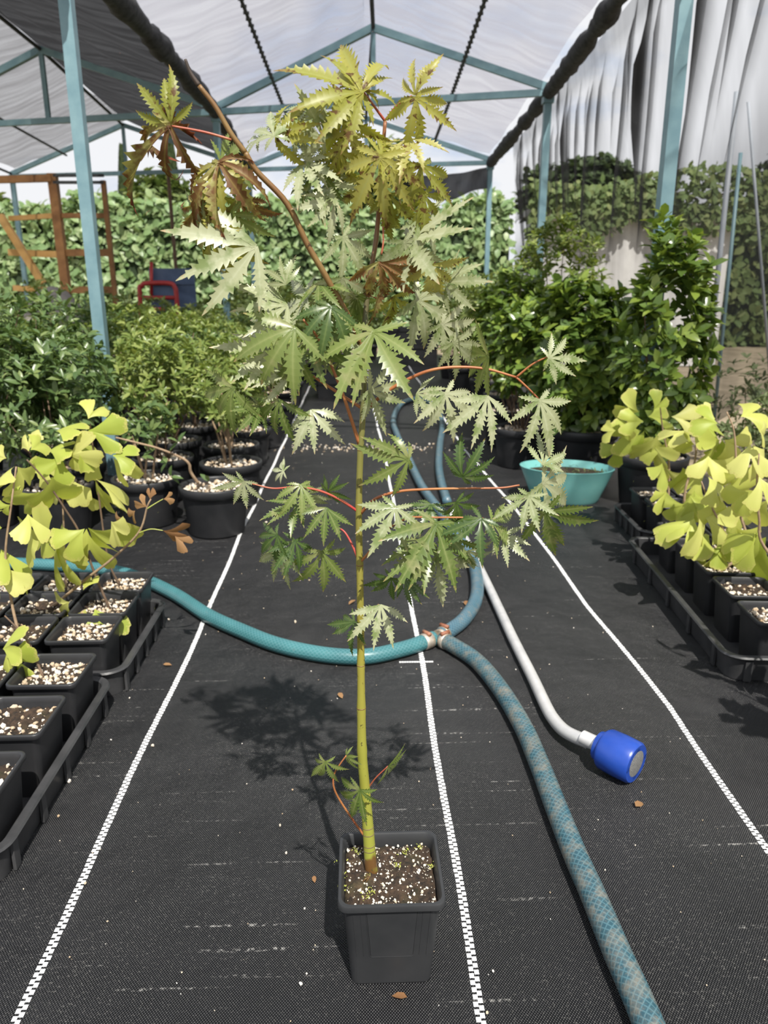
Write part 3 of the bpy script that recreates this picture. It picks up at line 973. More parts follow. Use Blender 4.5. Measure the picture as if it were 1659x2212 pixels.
BR = []      # list of (points, maple-local) to attach petioles to
def branch(pxs, r0, r1, mat='twig'):
    P = spline([mp(*q) for q in pxs], 6)
    mb = MB(); mb.tube(P, lerp_list(r0, r1, len(P)), 8)
    o = mb.build('branch', M[mat], maple, True)
    BR.append(P)
    return o
branch([(787, 762, .806), (765, 712, .803), (748, 676, .80), (700, 590, .79), (665, 530, .785), (620, 440, .78), (555, 370, .775), (530, 330, .773)], .0034, .0026, 'brownbranch')
branch([(530, 330, .773), (500, 290, .77), (465, 230, .768), (430, 185, .766)], .0026, .0021, 'brownbranch')
branch([(430, 185, .766), (412, 158, .765), (400, 128, .764)], .0022, .0013, 'drytip')
branch([(776, 960, .805), (757, 900, .800), (740, 850, .795), (720, 800, .79), (690, 735, .785), (655, 690, .78)], .0020, .0011)
branch([(786, 884, .806), (740, 855, .815), (690, 822, .82), (650, 798, .825), (600, 790, .83)], .0020, .0010)
branch([(788, 888, .806), (830, 850, .80), (880, 820, .795), (930, 800, .79), (985, 793, .79), (1050, 797, .79), (1115, 815, .79)], .0021, .0012)
branch([(1115, 815, .79), (1150, 787, .785), (1184, 770, .78)], .0012, .0008)
branch([(1115, 815, .79), (1140, 838, .79), (1164, 862, .79)], .0012, .0008)
branch([(779, 1110, .805), (810, 1078, .79), (860, 1062, .78), (920, 1057, .775), (1000, 1055, .77), (1080, 1054, .77), (1122, 1048, .77)], .0018, .0009)
branch([(775, 1106, .805), (735, 1080, .80), (690, 1060, .795), (640, 1052, .79), (590, 1055, .79), (545, 1045, .79)], .0016, .0008, 'petiole')
branch([(775, 1212, .805), (762, 1180, .81), (745, 1150, .815), (728, 1138, .82)], .0015, .0009, 'petiole')
branch([(779, 1214, .805), (800, 1190, .79), (830, 1150, .785), (880, 1120, .78), (935, 1118, .775), (1010, 1118, .77), (1045, 1120, .77)], .0016, .0009)
branch([(781, 1345, .806), (800, 1325, .80), (818, 1305, .795)], .0013, .0008, 'brownbranch')
branch([(797, 1700, .806), (812, 1680, .80), (838, 1655, .795)], .0010, .0007, 'petiole')
branch([(790, 1810, .803), (765, 1775, .80), (735, 1730, .795), (721, 1700, .79), (722, 1672, .79), (735, 1650, .79), (748, 1632, .79)], .0015, .0008)
branch([(832, 262, .806), (810, 232, .80), (786, 200, .795)], .0014, .0010, 'petiole')
branch([(834, 258, .806), (858, 228, .80), (890, 207, .795)], .0013, .0009, 'petiole')
branch([(824, 550, .79), (828, 520, .79), (826, 470, .795), (822, 440, .80)], .0010, .0008, 'petiole')
branch([(500, 302, .770), (440, 285, .768), (369, 272, .766)], .0012, .0010, 'petiole')


def maple_leaf_mesh(name, seed, mat, curl=0.0, fold=0.22, droop=0.18, nl=7):
    """palmate leaf, central lobe of length 1 along +X; narrow, deeply cut, toothed lobes with a keeled midrib"""
    rn = random.Random(seed)
    angs = [0, 33, -33, 68, -68, 112, -112][:nl]
    lens = [1.0, .96, .96, .76, .76, .40, .40][:nl]
    mb = MB(); tint, rib, tip = [], [], []
    for a, L in zip(angs, lens):
        a = R(a + rn.uniform(-9, 9)); L *= rn.uniform(.82, 1.10)
        wmax = rn.uniform(.118, .142) * (L * .85 + 0.15)
        nt_ = 7 if L > .6 else 4
        t_a, t_b = 0.26, 0.86
        step = (t_b - t_a) / nt_
        prof = [(0.0, .022), (0.12, .030), (0.20, .042), (0.26, .055 * (L * .7 + .3))]
        for k in range(nt_):
            ta = t_a + k * step
            q = (ta + step * .5 - .12) / .80
            env = (math.sin(math.pi * min(1, max(0, q)) ** .9) ** .8) * (1.1 - .35 * q)
            dp = rn.uniform(.50, .66)
            prof.append((ta + step * 0.55, env * wmax * (.82 + .1 * rn.random())))
            prof.append((ta + step * 1.02, env * wmax * rn.uniform(1.02, 1.22) + .006))   # tooth point, leaning to the tip
            prof.append((ta + step * 1.04, env * wmax * dp))                              # notch
        prof += [(0.93, wmax * .16), (1.0, 0.002)]
        bend = droop * rn.uniform(.3, 1.7) + curl * rn.uniform(.4, 1.5)
        tw = curl * rn.uniform(-1.5, 1.5)
        side = rn.uniform(-.16, .16)
        vs = []
        for t, w in prof:
            th = bend * t
            s_ = (math.sin(th) / bend if abs(bend) > 1e-3 else t) * L
            z = (-(1 - math.cos(th)) / bend if abs(bend) > 1e-3 else 0) * L
            off = side * t * t * L
            fo = fold + curl * 0.8 * t
            ct, st = math.cos(tw * t), math.sin(tw * t)
            for sg in (-1, 0, 1):
                yy = sg * w * math.cos(fo); zz = abs(sg) * w * math.sin(fo)
                y2 = yy * ct - zz * st; z2 = yy * st + zz * ct
                X, Yv, Z = s_, off + y2, z + z2
                vs.append((X * math.cos(a) - Yv * math.sin(a), X * math.sin(a) + Yv * math.cos(a), Z))
                rib.append(1.0 - abs(sg)); tip.append(t); tint.append(0.0)
        fs = []
        for i in range(len(prof) - 1):
            q = i * 3
            fs += [(q, q + 3, q + 4, q + 1), (q + 1, q + 4, q + 5, q + 2)]
        mb.add(vs, [f[::-1] for f in fs])
    mb.a['rib'] = rib; mb.a['tip'] = tip; mb.a['tint'] = tint
    return mb.mesh(name, mat, True)


LEAFM = {}
for key, cu, fo, dr, cnt in (('g', .0, .24, .45, 6), ('d', .0, .24, .45, 6), ('p', .0, .18, .35, 7), ('y', .30, .28, .55, 6), ('b', .75, .55, .7, 5)):
    LEAFM[key] = [maple_leaf_mesh('maple_leaf_' + key, ord(key) * 17 + i * 31, M['maple_' + key], cu * (.5 + .35 * i), fo, dr * (.7 + .2 * i), 5 if (i % 3 == 1 and key in 'ybpg') else 7) for i in range(cnt)]

# px, py of the leaf's base, length px of the middle lobe, its direction (0 right, 90 down), depth, kind, lean
ML = [
 (703, 1645, 62, 100, .785, 'g', 20), (748, 1632, 32, 25, .795, 'g', 45), (838, 1655, 58, 32, .79, 'g', 55), (778, 1706, 86, 108, .775, 'g', 15),
 (822, 1307, 92, 95, .785, 'p', 10), (766, 1343, 72, 135, .80, 'd', 15), (846, 1249, 62, 125, .80, 'd', 20), (874, 1250, 62, 60, .79, 'd', 20),
 (941, 1131, 150, 100, .765, 'g', 15), (944, 1205, 105, 45, .79, 'p', 25), (854, 1096, 112, 112, .765, 'p', 10), (882, 992, 105, 175, .775, 'g', 25),
 (999, 1030, 85, -60, .76, 'd', 30), (985, 1085, 65, 55, .77, 'd', 30), (1040, 1121, 95, 130, .76, 'd', 15), (1085, 1157, 62, 50, .785, 'p', 30),
 (1062, 1128, 85, 25, .775, 'g', 30), (1144, 1072, 85, 112, .765, 'p', 10), (1173, 1004, 82, -65, .77, 'p', 25), (1177, 1105, 120, 48, .76, 'g', 25),
 (1172, 1043, 125, 35, .775, 'p', 40), (527, 1040, 66, 125, .79, 'p', 20), (649, 1048, 72, 80, .79, 'g', 15), (613, 1018, 42, 190, .80, 'p', 30),
 (705, 1097, 88, 98, .785, 'g', 10), (661, 1068, 62, 40, .80, 'p', 25), (708, 1062, 52, -20, .80, 'd', 30), (599, 1156, 80, 140, .79, 'd', 20),
 (637, 1168, 74, 100, .795, 'd', 10), (695, 1192, 98, 82, .80, 'g', 20), (606, 1188, 88, 110, .81, 'p', 30),
 (962, 850, 112, 70, .77, 'p', 10), (1053, 856, 112, 102, .765, 'p', 8), (1166, 865, 112, 75, .77, 'p', 8), (1186, 773, 82, -5, .77, 'p', 8),
 (1056, 769, 92, 165, .78, 'g', 60), (902, 648, 140, 25, .785, 'p', 20), (955, 700, 105, 35, .795, 'p', 30), (873, 522, 115, 65, .785, 'p', 25),
 (880, 519, 142, 8, .795, 'p', 45), (931, 572, 98, 62, .775, 'y', 35), (741, 512, 92, 60, .79, 'p', 20), (819, 566, 118, 85, .76, 'b', 20),
 (826, 568, 130, 50, .77, 'b', 30), (830, 600, 110, 100, .775, 'b', 10), (808, 716, 165, 100, .765, 'g', 20), (637, 708, 155, 122, .765, 'g', 12),
 (714, 663, 112, 95, .775, 'd', 15), (553, 532, 170, 148, .76, 'p', 20), (618, 614, 66, -110, .79, 'p', 10), (504, 837, 112, 135, .79, 'g', 20),
 (605, 864, 102, 112, .785, 'g', 15), (673, 886, 98, 82, .79, 'p', 15), (629, 804, 85, 150, .80, 'p', 30), (663, 645, 102, 178, .80, 'p', 40),
 (712, 731, 85, 60, .80, 'p', 30), (798, 843, 95, 22, .79, 'p', 25), (760, 700, 90, 130, .795, 'g', 35), (590, 690, 90, 200, .80, 'p', 40),
 (740, 600, 100, 105, .79, 'p', 30), (690, 610, 85, 60, .80, 'g', 35), (640, 760, 95, 95, .79, 'g', 20),
 (367, 271, 235, 143, .76, 'b', 15), (368, 268, 100, -98, .765, 'y', 40), (474, 351, 175, 100, .765, 'b', 15), (470, 350, 130, 75, .775, 'y', 30), (476, 348, 85, -15, .77, 'g', 50),
 (456, 500, 165, 116, .765, 'y', 30), (452, 500, 112, 172, .775, 'g', 65), (497, 462, 95, 62, .775, 'g', 30), (592, 294, 92, -105, .77, 'p', 15), (596, 294, 100, -12, .78, 'y', 35),
 (664, 348, 90, -30, .78, 'p', 25), (655, 350, 95, 60, .785, 'p', 30),
 (783, 197, 178, -140, .765, 'y', 12), (785, 196, 112, -83, .77, 'y', 25), (778, 200, 150, 168, .77, 'y', 30), (776, 205, 90, 105, .775, 'y', 30),
 (897, 205, 85, -80, .77, 'y', 35), (898, 212, 115, 72, .765, 'y', 25), (822, 338, 135, 96, .76, 'y', 20), (824, 338, 112, -16, .765, 'y', 45), (818, 338, 85, 190, .77, 'y', 45),
 (910, 358, 122, 84, .77, 'y', 25), (733, 327, 92, 95, .775, 'y', 30), (722, 433, 88, 120, .785, 'p', 25), (720, 430, 90, 235, .79, 'g', 25), (840, 420, 118, 72, .775, 'y', 25),
 (560, 300, 70, 215, .785, 'p', 40), (640, 280, 80, 20, .785, 'p', 45), (690, 360, 100, 130, .79, 'g', 35), (745, 250, 120, 100, .785, 'y', 40), (790, 390, 95, 120, .785, 'y', 45), (880, 300, 95, 95, .785, 'y', 45),
 (915, 420, 100, 75, .78, 'y', 30), (700, 400, 80, 60, .795, 'p', 45), (470, 420, 95, 110, .785, 'y', 45), (515, 430, 105, 65, .785, 'b', 30), (430, 440, 110, 95, .775, 'b', 45), (620, 660, 110, 165, .80, 'p', 35),
 (670, 730, 110, 75, .80, 'g', 40), (580, 760, 100, 140, .805, 'p', 40), (560, 880, 70, 120, .80, 'g', 35), (770, 640, 100, 110, .80, 'g', 45), (735, 780, 80, 100, .80, 'g', 40), (850, 640, 90, 70, .80, 'y', 45), (960, 610, 80, 20, .80, 'p', 45),
 (980, 740, 85, 40, .80, 'p', 35), (900, 850, 60, 20, .80, 'p', 40), (640, 1090, 70, 140, .81, 'g', 35), (930, 1090, 75, 110, .80, 'd', 35), (985, 1160, 90, 100, .79, 'g', 35), (1010, 1190, 80, 60, .80, 'p', 40), (920, 1170, 95, 130, .80, 'g', 40), (880, 1220, 80, 20, .81, 'd', 40),
 (755, 292, 98, 112, .78, 'y', 25), (700, 300, 95, 200, .785, 'p', 35), (668, 232, 70, 120, .79, 'p', 30), (905, 470, 110, 40, .79, 'p', 40),
]
rnl = random.Random(21)
for (px, py, ln, dr, Y, kd, lean) in ML:
    base = at(px, py, Y)
    depth = (base - Vector((0, 0, CAMH))).dot(FW)
    L = 1.12 * ln * depth / FPX / max(0.6, math.cos(R(lean)) ** 0.5)
    a = R(dr)
    d = RT * math.cos(a) - UP * math.sin(a)
    nrm = -FW
    side = nrm.cross(d)
    # the lobe tips lean away from or towards the viewer, the blade rolls a little
    d2 = (Quaternion(side, R(lean if rnl.random() < .6 else -lean)) @ d).normalized()
    n2 = Quaternion(d2, R(rnl.uniform(-28, 28))) @ side.cross(d2) * -1
    if n2.dot(FW) > 0: n2 = -n2
    me = rnl.choice(LEAFM[kd])
    m = leaf_matrix(base - MO, d2, n2, L)
    lf = link('leaf', me, maple, m)
    # petiole to the nearest wood
    b0 = base - MO
    best = min((q for P in BR + [trunk_pts[nT // 5:]] for q in P), key=lambda q: (q - b0).length)
    gap = (best - b0).length
    if 0.003 < gap < 0.075:
        mid = b0.lerp(best, 0.5) + Vector((0, 0, gap * 0.18))
        P = spline([best, mid, b0], 4)
        mb = MB(); mb.tube(P, lerp_list(.00085, .00055, len(P)), 6)
        po = mb.build('petiole', M['petiole'] if rnl.random() < .6 else M['twig'], lf, True)
        po.matrix_parent_inverse = lf.matrix_local.inverted()
# dead leaf and moss on the soil
lf = link('fallen_leaf', LEAFM['b'][1], maple, leaf_matrix(gnd(800, 1893, .123) - MO, Vector((-1, .25, .1)), Vector((0, -.3, 1)), .016))
lf['label'] = 'dry brown leaf lying on the soil'
moss = []
for (px, py) in [(738, 1862), (742, 1890), (800, 1925), (790, 1935), (740, 1920), (870, 1840), (860, 1870), (905, 1830), (770, 1840), (930, 1870)]:
    p = gnd(px, py, .120) - MO
    for _ in range(16):
        d = Vector((rnl.gauss(0, 1), rnl.gauss(0, 1), rnl.uniform(.2, 1.4)))
        moss.append(leaf_matrix(p + Vector((rnl.gauss(0, .003), rnl.gauss(0, .003), 0)), d, Vector((0, 0, 1)), rnl.uniform(.0018, .004)))
joined_leaves('moss', moss, M['ginkgo'], maple, 1.3, 3)

# ---------------------------------------------------------------- hose, clamps, watering wand
def hose_mesh(name, P, r, mat):
    mb = MB(); P = [Vector(p) for p in P]
    seg = 20
    vs, run, turn = [], [], []
    u = 0
    t0 = (P[1] - P[0]).normalized(); x = Vector((0, 0, 1)).cross(t0).normalized()
    for i, p in enumerate(P):
        if i: u += (P[i] - P[i - 1]).length
        t = (P[min(i + 1, len(P) - 1)] - P[max(i - 1, 0)]).normalized()
        x = (x - t * x.dot(t)).normalized(); y = t.cross(x)
        for k in range(seg + 1):
            a = 2 * math.pi * k / seg
            vs.append(p + (x * math.cos(a) + y * math.sin(a)) * r); run.append(u); turn.append(k / seg)
    fs = []
    for i in range(len(P) - 1):
        for k in range(seg):
            q = i * (seg + 1) + k
            fs.append((q, q + 1, q + seg + 2, q + seg + 1))
    fs.append(tuple(range(seg))[::-1]); fs.append(tuple((len(P) - 1) * (seg + 1) + k for k in range(seg)))
    mb.add(vs, fs); mb.a['run'] = run; mb.a['turn'] = turn
    return mb.mesh(name, mat, True)


HR = 0.0185
tee = gnd(945, 1376, HR)
hose = empty('garden_hose', (tee.x, tee.y, 0))
tag(hose, 'muddy teal garden hose branching at a clamped tee on the black mat', 'hose')
HO = Vector((tee.x, tee.y, 0))
def hz(px, py, dz=0.0): return gnd(px, py, HR + dz) - HO
tl = tee - HO
left = [(918, 1386), (870, 1402), (790, 1418), (700, 1414), (600, 1393), (520, 1362), (450, 1330), (380, 1285), (310, 1252), (240, 1232), (160, 1224), (60, 1218), (-80, 1214)]
P = spline([tl + (hz(*left[0]) - tl) * 0.3] + [hz(*q) for q in left], 10)
link('hose_section', hose_mesh('hose_left', P, HR, M['hose_teal']), hose)['label'] = 'clean teal hose running left'
fr = [(975, 1392), (1030, 1428), (1082, 1490), (1130, 1570), (1165, 1650), (1200, 1740), (1240, 1840), (1280, 1930), (1330, 2050), (1375, 2150), (1420, 2260), (1470, 2400)]
P = spline([tl + (hz(*fr[0]) - tl) * 0.3] + [hz(*q) for q in fr], 10)
link('hose_section', hose_mesh('hose_front', P, HR, M['hose_blue']), hose)['label'] = 'muddy blue hose running to the viewer'
bk = [(972, 1362), (1005, 1335), (1028, 1295), (1030, 1250), (1018, 1205), (985, 1155), (945, 1098), (908, 1045), (880, 985), (858, 940), (850, 905), (868, 872), (905, 862), (940, 880), (955, 915), (950, 960), (948, 1005), (954, 1045), (966, 1084)]
P = spline([tl + (hz(*bk[0]) - tl) * 0.3] + [hz(*q) for q in bk], 10)
link('hose_section', hose_mesh('hose_back', P, HR, M['hose_far']), hose)['label'] = 'blue grey hose looping into the distance'
# tee fitting with clamps
mb = MB()
dl, df, db = [(hz(*q[0]) - tl).normalized() for q in (left, fr, bk)]
for d in (dl, df, db): mb.tube([tl, tl + d * 0.030], HR * 0.92, 14)
mb.build('tee_fitting', M['brass'], hose, True)
for d, a, b in ((dl, 0.022, 0.048), (df, 0.020, 0.034), (db, 0.020, 0.032)):
    mb = MB(); mb.tube([tl + d * a, tl + d * (a + .002), tl + d * (b - .002), tl + d * b], [HR * 1.02, HR * 1.10, HR * 1.10, HR * 1.02], 18)
    c = mb.build('hose_clamp', M['brass'], hose, True)
    mb = MB(); q = tl + d * ((a + b) / 2) + Vector((0, 0, HR * 1.12)); pr = d.cross(Vector((0, 0, 1)))
    mb.tube([q - pr * 0.012, q + pr * 0.012], 0.0052, 8); mb.build('clamp_screw', M['clampred'], c, True)

wand_px = [(955, 1065), (985, 1125), (1038, 1232), (1075, 1310), (1110, 1385), (1150, 1465), (1178, 1525), (1195, 1555), (1218, 1580), (1250, 1597), (1285, 1608)]
WR = 0.0125
n0 = gnd(1038, 1232, WR)
wand = empty('watering_wand', (n0.x, n0.y, 0)); WO = Vector((n0.x, n0.y, 0))
tag(wand, 'long grey watering wand with a round blue rose head lying on the mat', 'watering wand')
zz = [WR + .022, WR + .006, WR, WR, WR, WR, WR + .002, WR + .004, WR + .009, WR + .017, WR + .025]
P = spline([gnd(x, y, z) - WO for (x, y), z in zip(wand_px[1:], zz[1:])], 8)
mb = MB(); mb.tube(P, WR, 16); mb.build('pipe', M['wand'], wand, True)
p0 = P[0]; d0 = (P[0] - P[2]).normalized()
mb = MB(); mb.tube([p0 - d0 * .01, p0 + d0 * .09, p0 + d0 * .10], [.0165, .0165, .012], 16); mb.build('grip', M['white'], wand, True)
pe = P[-1]
face = gnd(1364, 1642, .040) - WO
ax = (face - pe).normalized(); ax = (ax + Vector((0.22, -0.26, -0.07))).normalized()
hb = pe + ax * 0.004
def ringtube(prof, name, mat, parent, seg=32):
    mb = MB(); mb.tube([hb + ax * a for a, r in prof], [r for a, r in prof], seg)
    return shade_auto(mb.build(name, mat, parent, True), 35)
ringtube([(-.030, .0132), (-.010, .0136), (0.004, .0142)], 'ferrule', M['wand'], wand)
HL = 0.078
head = ringtube([(0.0, .018), (.003, .026), (.013, .029), (.015, .0345), (.020, .0375), (HL * .6, .0385), (HL - .004, .0375), (HL, .0345), (HL, .0305), (HL - .003, .030)], 'rose_head', M['blue'], wand)
ringtube([(HL - .006, .0305), (HL - .0015, .0303), (HL + .0005, .022), (HL + .0012, .001)], 'rose_plate', M['steelface'], head)
# lift so that the head rests on the mat
dg = bpy.context.evaluated_depsgraph_get()
lowz = min((v.co.z for v in head.data.vertices))
for ch in [wand]: ch.location.z = max(0.0, -lowz - 0.0) if lowz < 0 else 0
wand.location.z = -lowz if lowz < 0 else 0.0

# ---------------------------------------------------------------- trays with ginkgo seedlings
def tray_mesh(name, hx, hy, H, mat, r=0.045):
    mb = MB()
    prof = [(-.012, 0.0), (-.011, 0.004), (-.006, H * .82), (-.005, H * .86), (.002, H * .88), (.0045, H * .94), (.002, H), (-.010, H), (-.0125, H * .96), (-.014, H * .5), (-.018, .006)]
    mb.loft([rrect(hx + o, hy + o, max(.012, r + o), z, 6) for o, z in prof], True, True)
    return mb.mesh(name, mat, True)


def tray(cx, cy, hx, hy, H, rz, label):
    t = empty('plant_tray', (cx, cy, 0), rz)
    tag(t, label, 'tray')
    body = shade_auto(link('tray_body', tray_mesh('tray_body', hx, hy, H, M['tray']), t), 40)
    # stiffening ribs along the walls
    for s in (-1, 1):
        for k in range(5):
            y = hy * (-.8 + .4 * k)
            mb = MB(); mb.box((s * (hx - .0045), y, H * .42), (.005, .016, H * .78)); mb.build('rib', M['tray'], t)
    for s in (-1, 1):
        for k in range(4):
            x = hx * (-.72 + .48 * k)
            mb = MB(); mb.box((x, s * (hy - .0045), H * .42), (.016, .005, H * .78)); mb.build('rib', M['tray'], t)
    return t


TH = 0.062
tray(-0.690, 1.163, 0.180, 0.262, TH, 0.0, 'scuffed black plastic tray of square pots nearest the viewer on the left')
tray(-0.752, 1.637, 0.255, 0.198, TH, 0.0, 'black plastic tray of square pots behind the first on the left')
tray(1.018, 1.865, 0.180, 0.420, TH, R(-4.8), 'long black plastic tray of ginkgo pots nearest the viewer on the right')
tray(1.135, 2.515, 0.185, 0.180, TH, R(-3), 'short black plastic tray beside the turquoise bowl on the right')

SQB = square_pot_mesh('square_pot_b', 0.130, 0.130, M['rpot'])
SOILB = [square_soil_mesh('pot_soil', 0.0556, 0.112, 40 + i, 0.005) for i in range(3)]
GRB = [grains_mesh('pot_grains', square_pts(random.Random(60 + i), [150, 210, 120][i], 0.0525, 0.112, 0.0012, 0.0078, 2.0), M['gravel'], 70 + i) for i in range(3)]


def ginkgo_leaf_mesh(name, seed, mat):
    """fan leaf: concave flanks, deep middle notch, ragged outer edge, saddle-like droop"""
    rn = random.Random(seed)
    mb = MB(); vs, fs, tip = [], [], []
    n = 26; spread = R(rn.uniform(44, 62)); wavy = rn.uniform(0, 6); nd = rn.uniform(.30, .62); nw = rn.uniform(.07, .16)
    sag = rn.uniform(.15, .55); roll = rn.uniform(.1, .6); asym = rn.uniform(-.15, .15)
    rings = (0.0, .18, .4, .62, .82, .94, 1.0)
    for i in range(n + 1):
        u = -1 + 2 * i / n
        a = spread * u
        notch = 1 - nd * math.exp(-((a - asym) / nw) ** 2)
        edge = (1 - .20 * abs(u) ** 4) * (1 + .05 * math.sin(a * 8 + wavy) + rn.uniform(-.035, .035)) * notch
        for q in rings:
            rr = edge * q
            aa = a * (.35 + .65 * q ** .6)
            x, y = rr * math.cos(aa), rr * math.sin(aa)
            z = -sag * x * x - roll * y * y + .06 * q * q * math.sin(a * 6 + wavy)
            vs.append((x, y, z)); tip.append(q)
    m = len(rings)
    for i in range(n):
        for k in range(m - 1):
            b = i * m + k
            fs.append((b, b + 1, b + m + 1, b + m))
    mb.add(vs, fs); mb.a['tip'] = tip
    return mb.mesh(name, mat, True)
GK = [ginkgo_leaf_mesh('ginkgo_leaf', 100 + i, M['ginkgo']) for i in range(10)]
GKD = [ginkgo_leaf_mesh('dry_ginkgo_leaf', 120 + i, M['ginkgo_dry']) for i in range(2)]


class Seedling:
    def __init__(self, cx, cy, rz, label, group, seed, z0=0.004):
        self.t = empty('potted_seedling', (cx, cy, z0), rz)
        tag(self.t, label, 'potted plant', group)
        self.inv = (Matrix.Translation((cx, cy, z0)) @ Matrix.Rotation(rz, 4, 'Z')).inverted()
        link('pot', SQB, self.t)
        link('soil', SOILB[seed % 3], self.t); gq = link('pumice_grains', GRB[seed % 3], self.t); gq['kind'] = 'stuff'
        self.stems = []
        self.rz = rz
    def stem(self, pts, r0=.0035, r1=.0015, mat='bark'):
        P = spline([self.inv @ Vector(p) for p in pts], 6)
        mb = MB(); mb.tube(P, lerp_list(r0, r1, len(P)), 7); mb.build('stem', M[mat], self.t, True)
        self.stems.append(P)
    def leaf(self, px, py, dr, ln, Y, rn, dry=False):
        base = at(px, py, Y); depth = (base - Vector((0, 0, CAMH))).dot(FW)
        L = (1.14 if px < 800 else 1.02) * ln * depth / FPX
        a = R(dr); d = RT * math.cos(a) - UP * math.sin(a)
        nrm = (-FW + Vector((0, 0, .35))).normalized(); side = nrm.cross(d)
        d2 = (Quaternion(side, R(rn.uniform(-40, 40))) @ d).normalized()
        n2 = Quaternion(d2, R(rn.uniform(-60, 60))) @ d2.cross(side)
        if n2.dot(FW) > 0: n2 = -n2
        W = leaf_matrix(base, d2, n2, L)
        o = link('leaf', rn.choice(GKD if dry else GK), self.t, self.inv @ W)
        b0 = self.inv @ base
        best = min((q for P in self.stems for q in P), key=lambda q: (q - b0).length)
        gap = (best - b0).length
        if gap > .004:
            mid = b0.lerp(best, .45) + Vector((0, 0, min(.03, gap * .25)))
            P = spline([best, mid, b0], 5)
            mb = MB(); mb.tube(P, .0009, 6)
            po = mb.build('petiole', M['gstem'], o, True)
            po.matrix_parent_inverse = o.matrix_local.inverted()


ORD = ['first', 'second', 'third', 'fourth', 'fifth', 'sixth', 'seventh', 'eighth', 'ninth', 'tenth', 'eleventh', 'twelfth']
rg = random.Random(33)
left_pots = {}
cols = ['nearest the aisle', 'one in from the aisle', 'two in from the aisle']
for r_, y in enumerate((0.990, 1.160, 1.325)):
    for c_, x in enumerate((-0.588, -0.727)):
        if c_ == 1 and r_ < 1: continue
        s = Seedling(x, y, rg.uniform(-.02, .02), f'black pot of pumice soil, front left tray, {ORD[r_]} row, {cols[c_]}', 'square pots in the front left tray', r_ * 2 + c_)
        left_pots[(0, r_, c_)] = s
for r_, y in enumerate((1.508, 1.645, 1.781)):
    for c_, x in enumerate((-0.590, -0.730, -0.870)):
        s = Seedling(x, y, rg.uniform(-.02, .02), f'black pot of pumice soil, second left tray, {ORD[r_]} row, {cols[c_]}', 'square pots in the second left tray', r_ * 3 + c_ + 1)
        left_pots[(1, r_, c_)] = s

# seedlings that carry the yellow-green leaves on the left
sa = left_pots[(1, 1, 0)]; sb = left_pots[(1, 0, 1)]; sc_ = left_pots[(1, 2, 0)]; sd = left_pots[(1, 1, 1)]; se = left_pots[(0, 2, 0)]; sf = left_pots[(1, 2, 1)]
def relabel(s, txt): s.t['label'] = txt
relabel(sa, 'tall yellow-green ginkgo seedling leaning left, in the second left tray by the aisle')
relabel(sb, 'ginkgo seedling at the left picture edge with leaves cut by the frame')
relabel(sc_, 'ginkgo seedling with upright brown stem at the back corner of the second left tray')
relabel(sd, 'seedling with a long bare slanting branch and withered brown leaf tips')
relabel(se, 'short ginkgo seedling with three low leaves over the front left tray')
def soil_pt(s, dx=0, dy=0): return s.t.matrix_basis @ Vector((dx, dy, .112)) if True else None
bpy.context.view_layer.update()
sa.stem([soil_pt(sa, .01, 0), at(205, 1240, 1.64), at(172, 1152, 1.63), at(142, 1102, 1.62), at(100, 1040, 1.60), at(58, 993, 1.58)], .0032, .0016, 'darkbark')
sb.stem([soil_pt(sb, 0, 0), at(25, 1300, 1.52), at(12, 1200, 1.52), at(24, 1095, 1.52), at(35, 1008, 1.53)], .0035, .0016)
sc_.stem([soil_pt(sc_, -.01, .01), at(233, 1205, 1.79), at(212, 1060, 1.80), at(200, 960, 1.80), at(195, 915, 1.80)], .0030, .0014, 'darkbark')
sd.stem([soil_pt(sd, .01, .02), at(190, 1248, 1.62), at(245, 1205, 1.60), at(300, 1150, 1.57), at(318, 1095, 1.56), at(326, 1078, 1.56)], .0036, .0016, 'bark')
sd.stem([at(298, 1152, 1.57), at(325, 1143, 1.56), at(352, 1146, 1.56)], .0014, .0009, 'gstem')
sd.stem([at(316, 1100, 1.56), at(335, 1088, 1.56), at(352, 1078, 1.56)], .0014, .0009, 'gstem')
se.stem([soil_pt(se, -.02, .0), at(65, 1395, 1.36), at(40, 1360, 1.37), at(10, 1330, 1.38)], .0028, .0014, 'darkbark')
sf.stem([soil_pt(sf, 0, 0), at(140, 1190, 1.80), at(135, 1080, 1.80), at(130, 985, 1.80)], .0030, .0014)
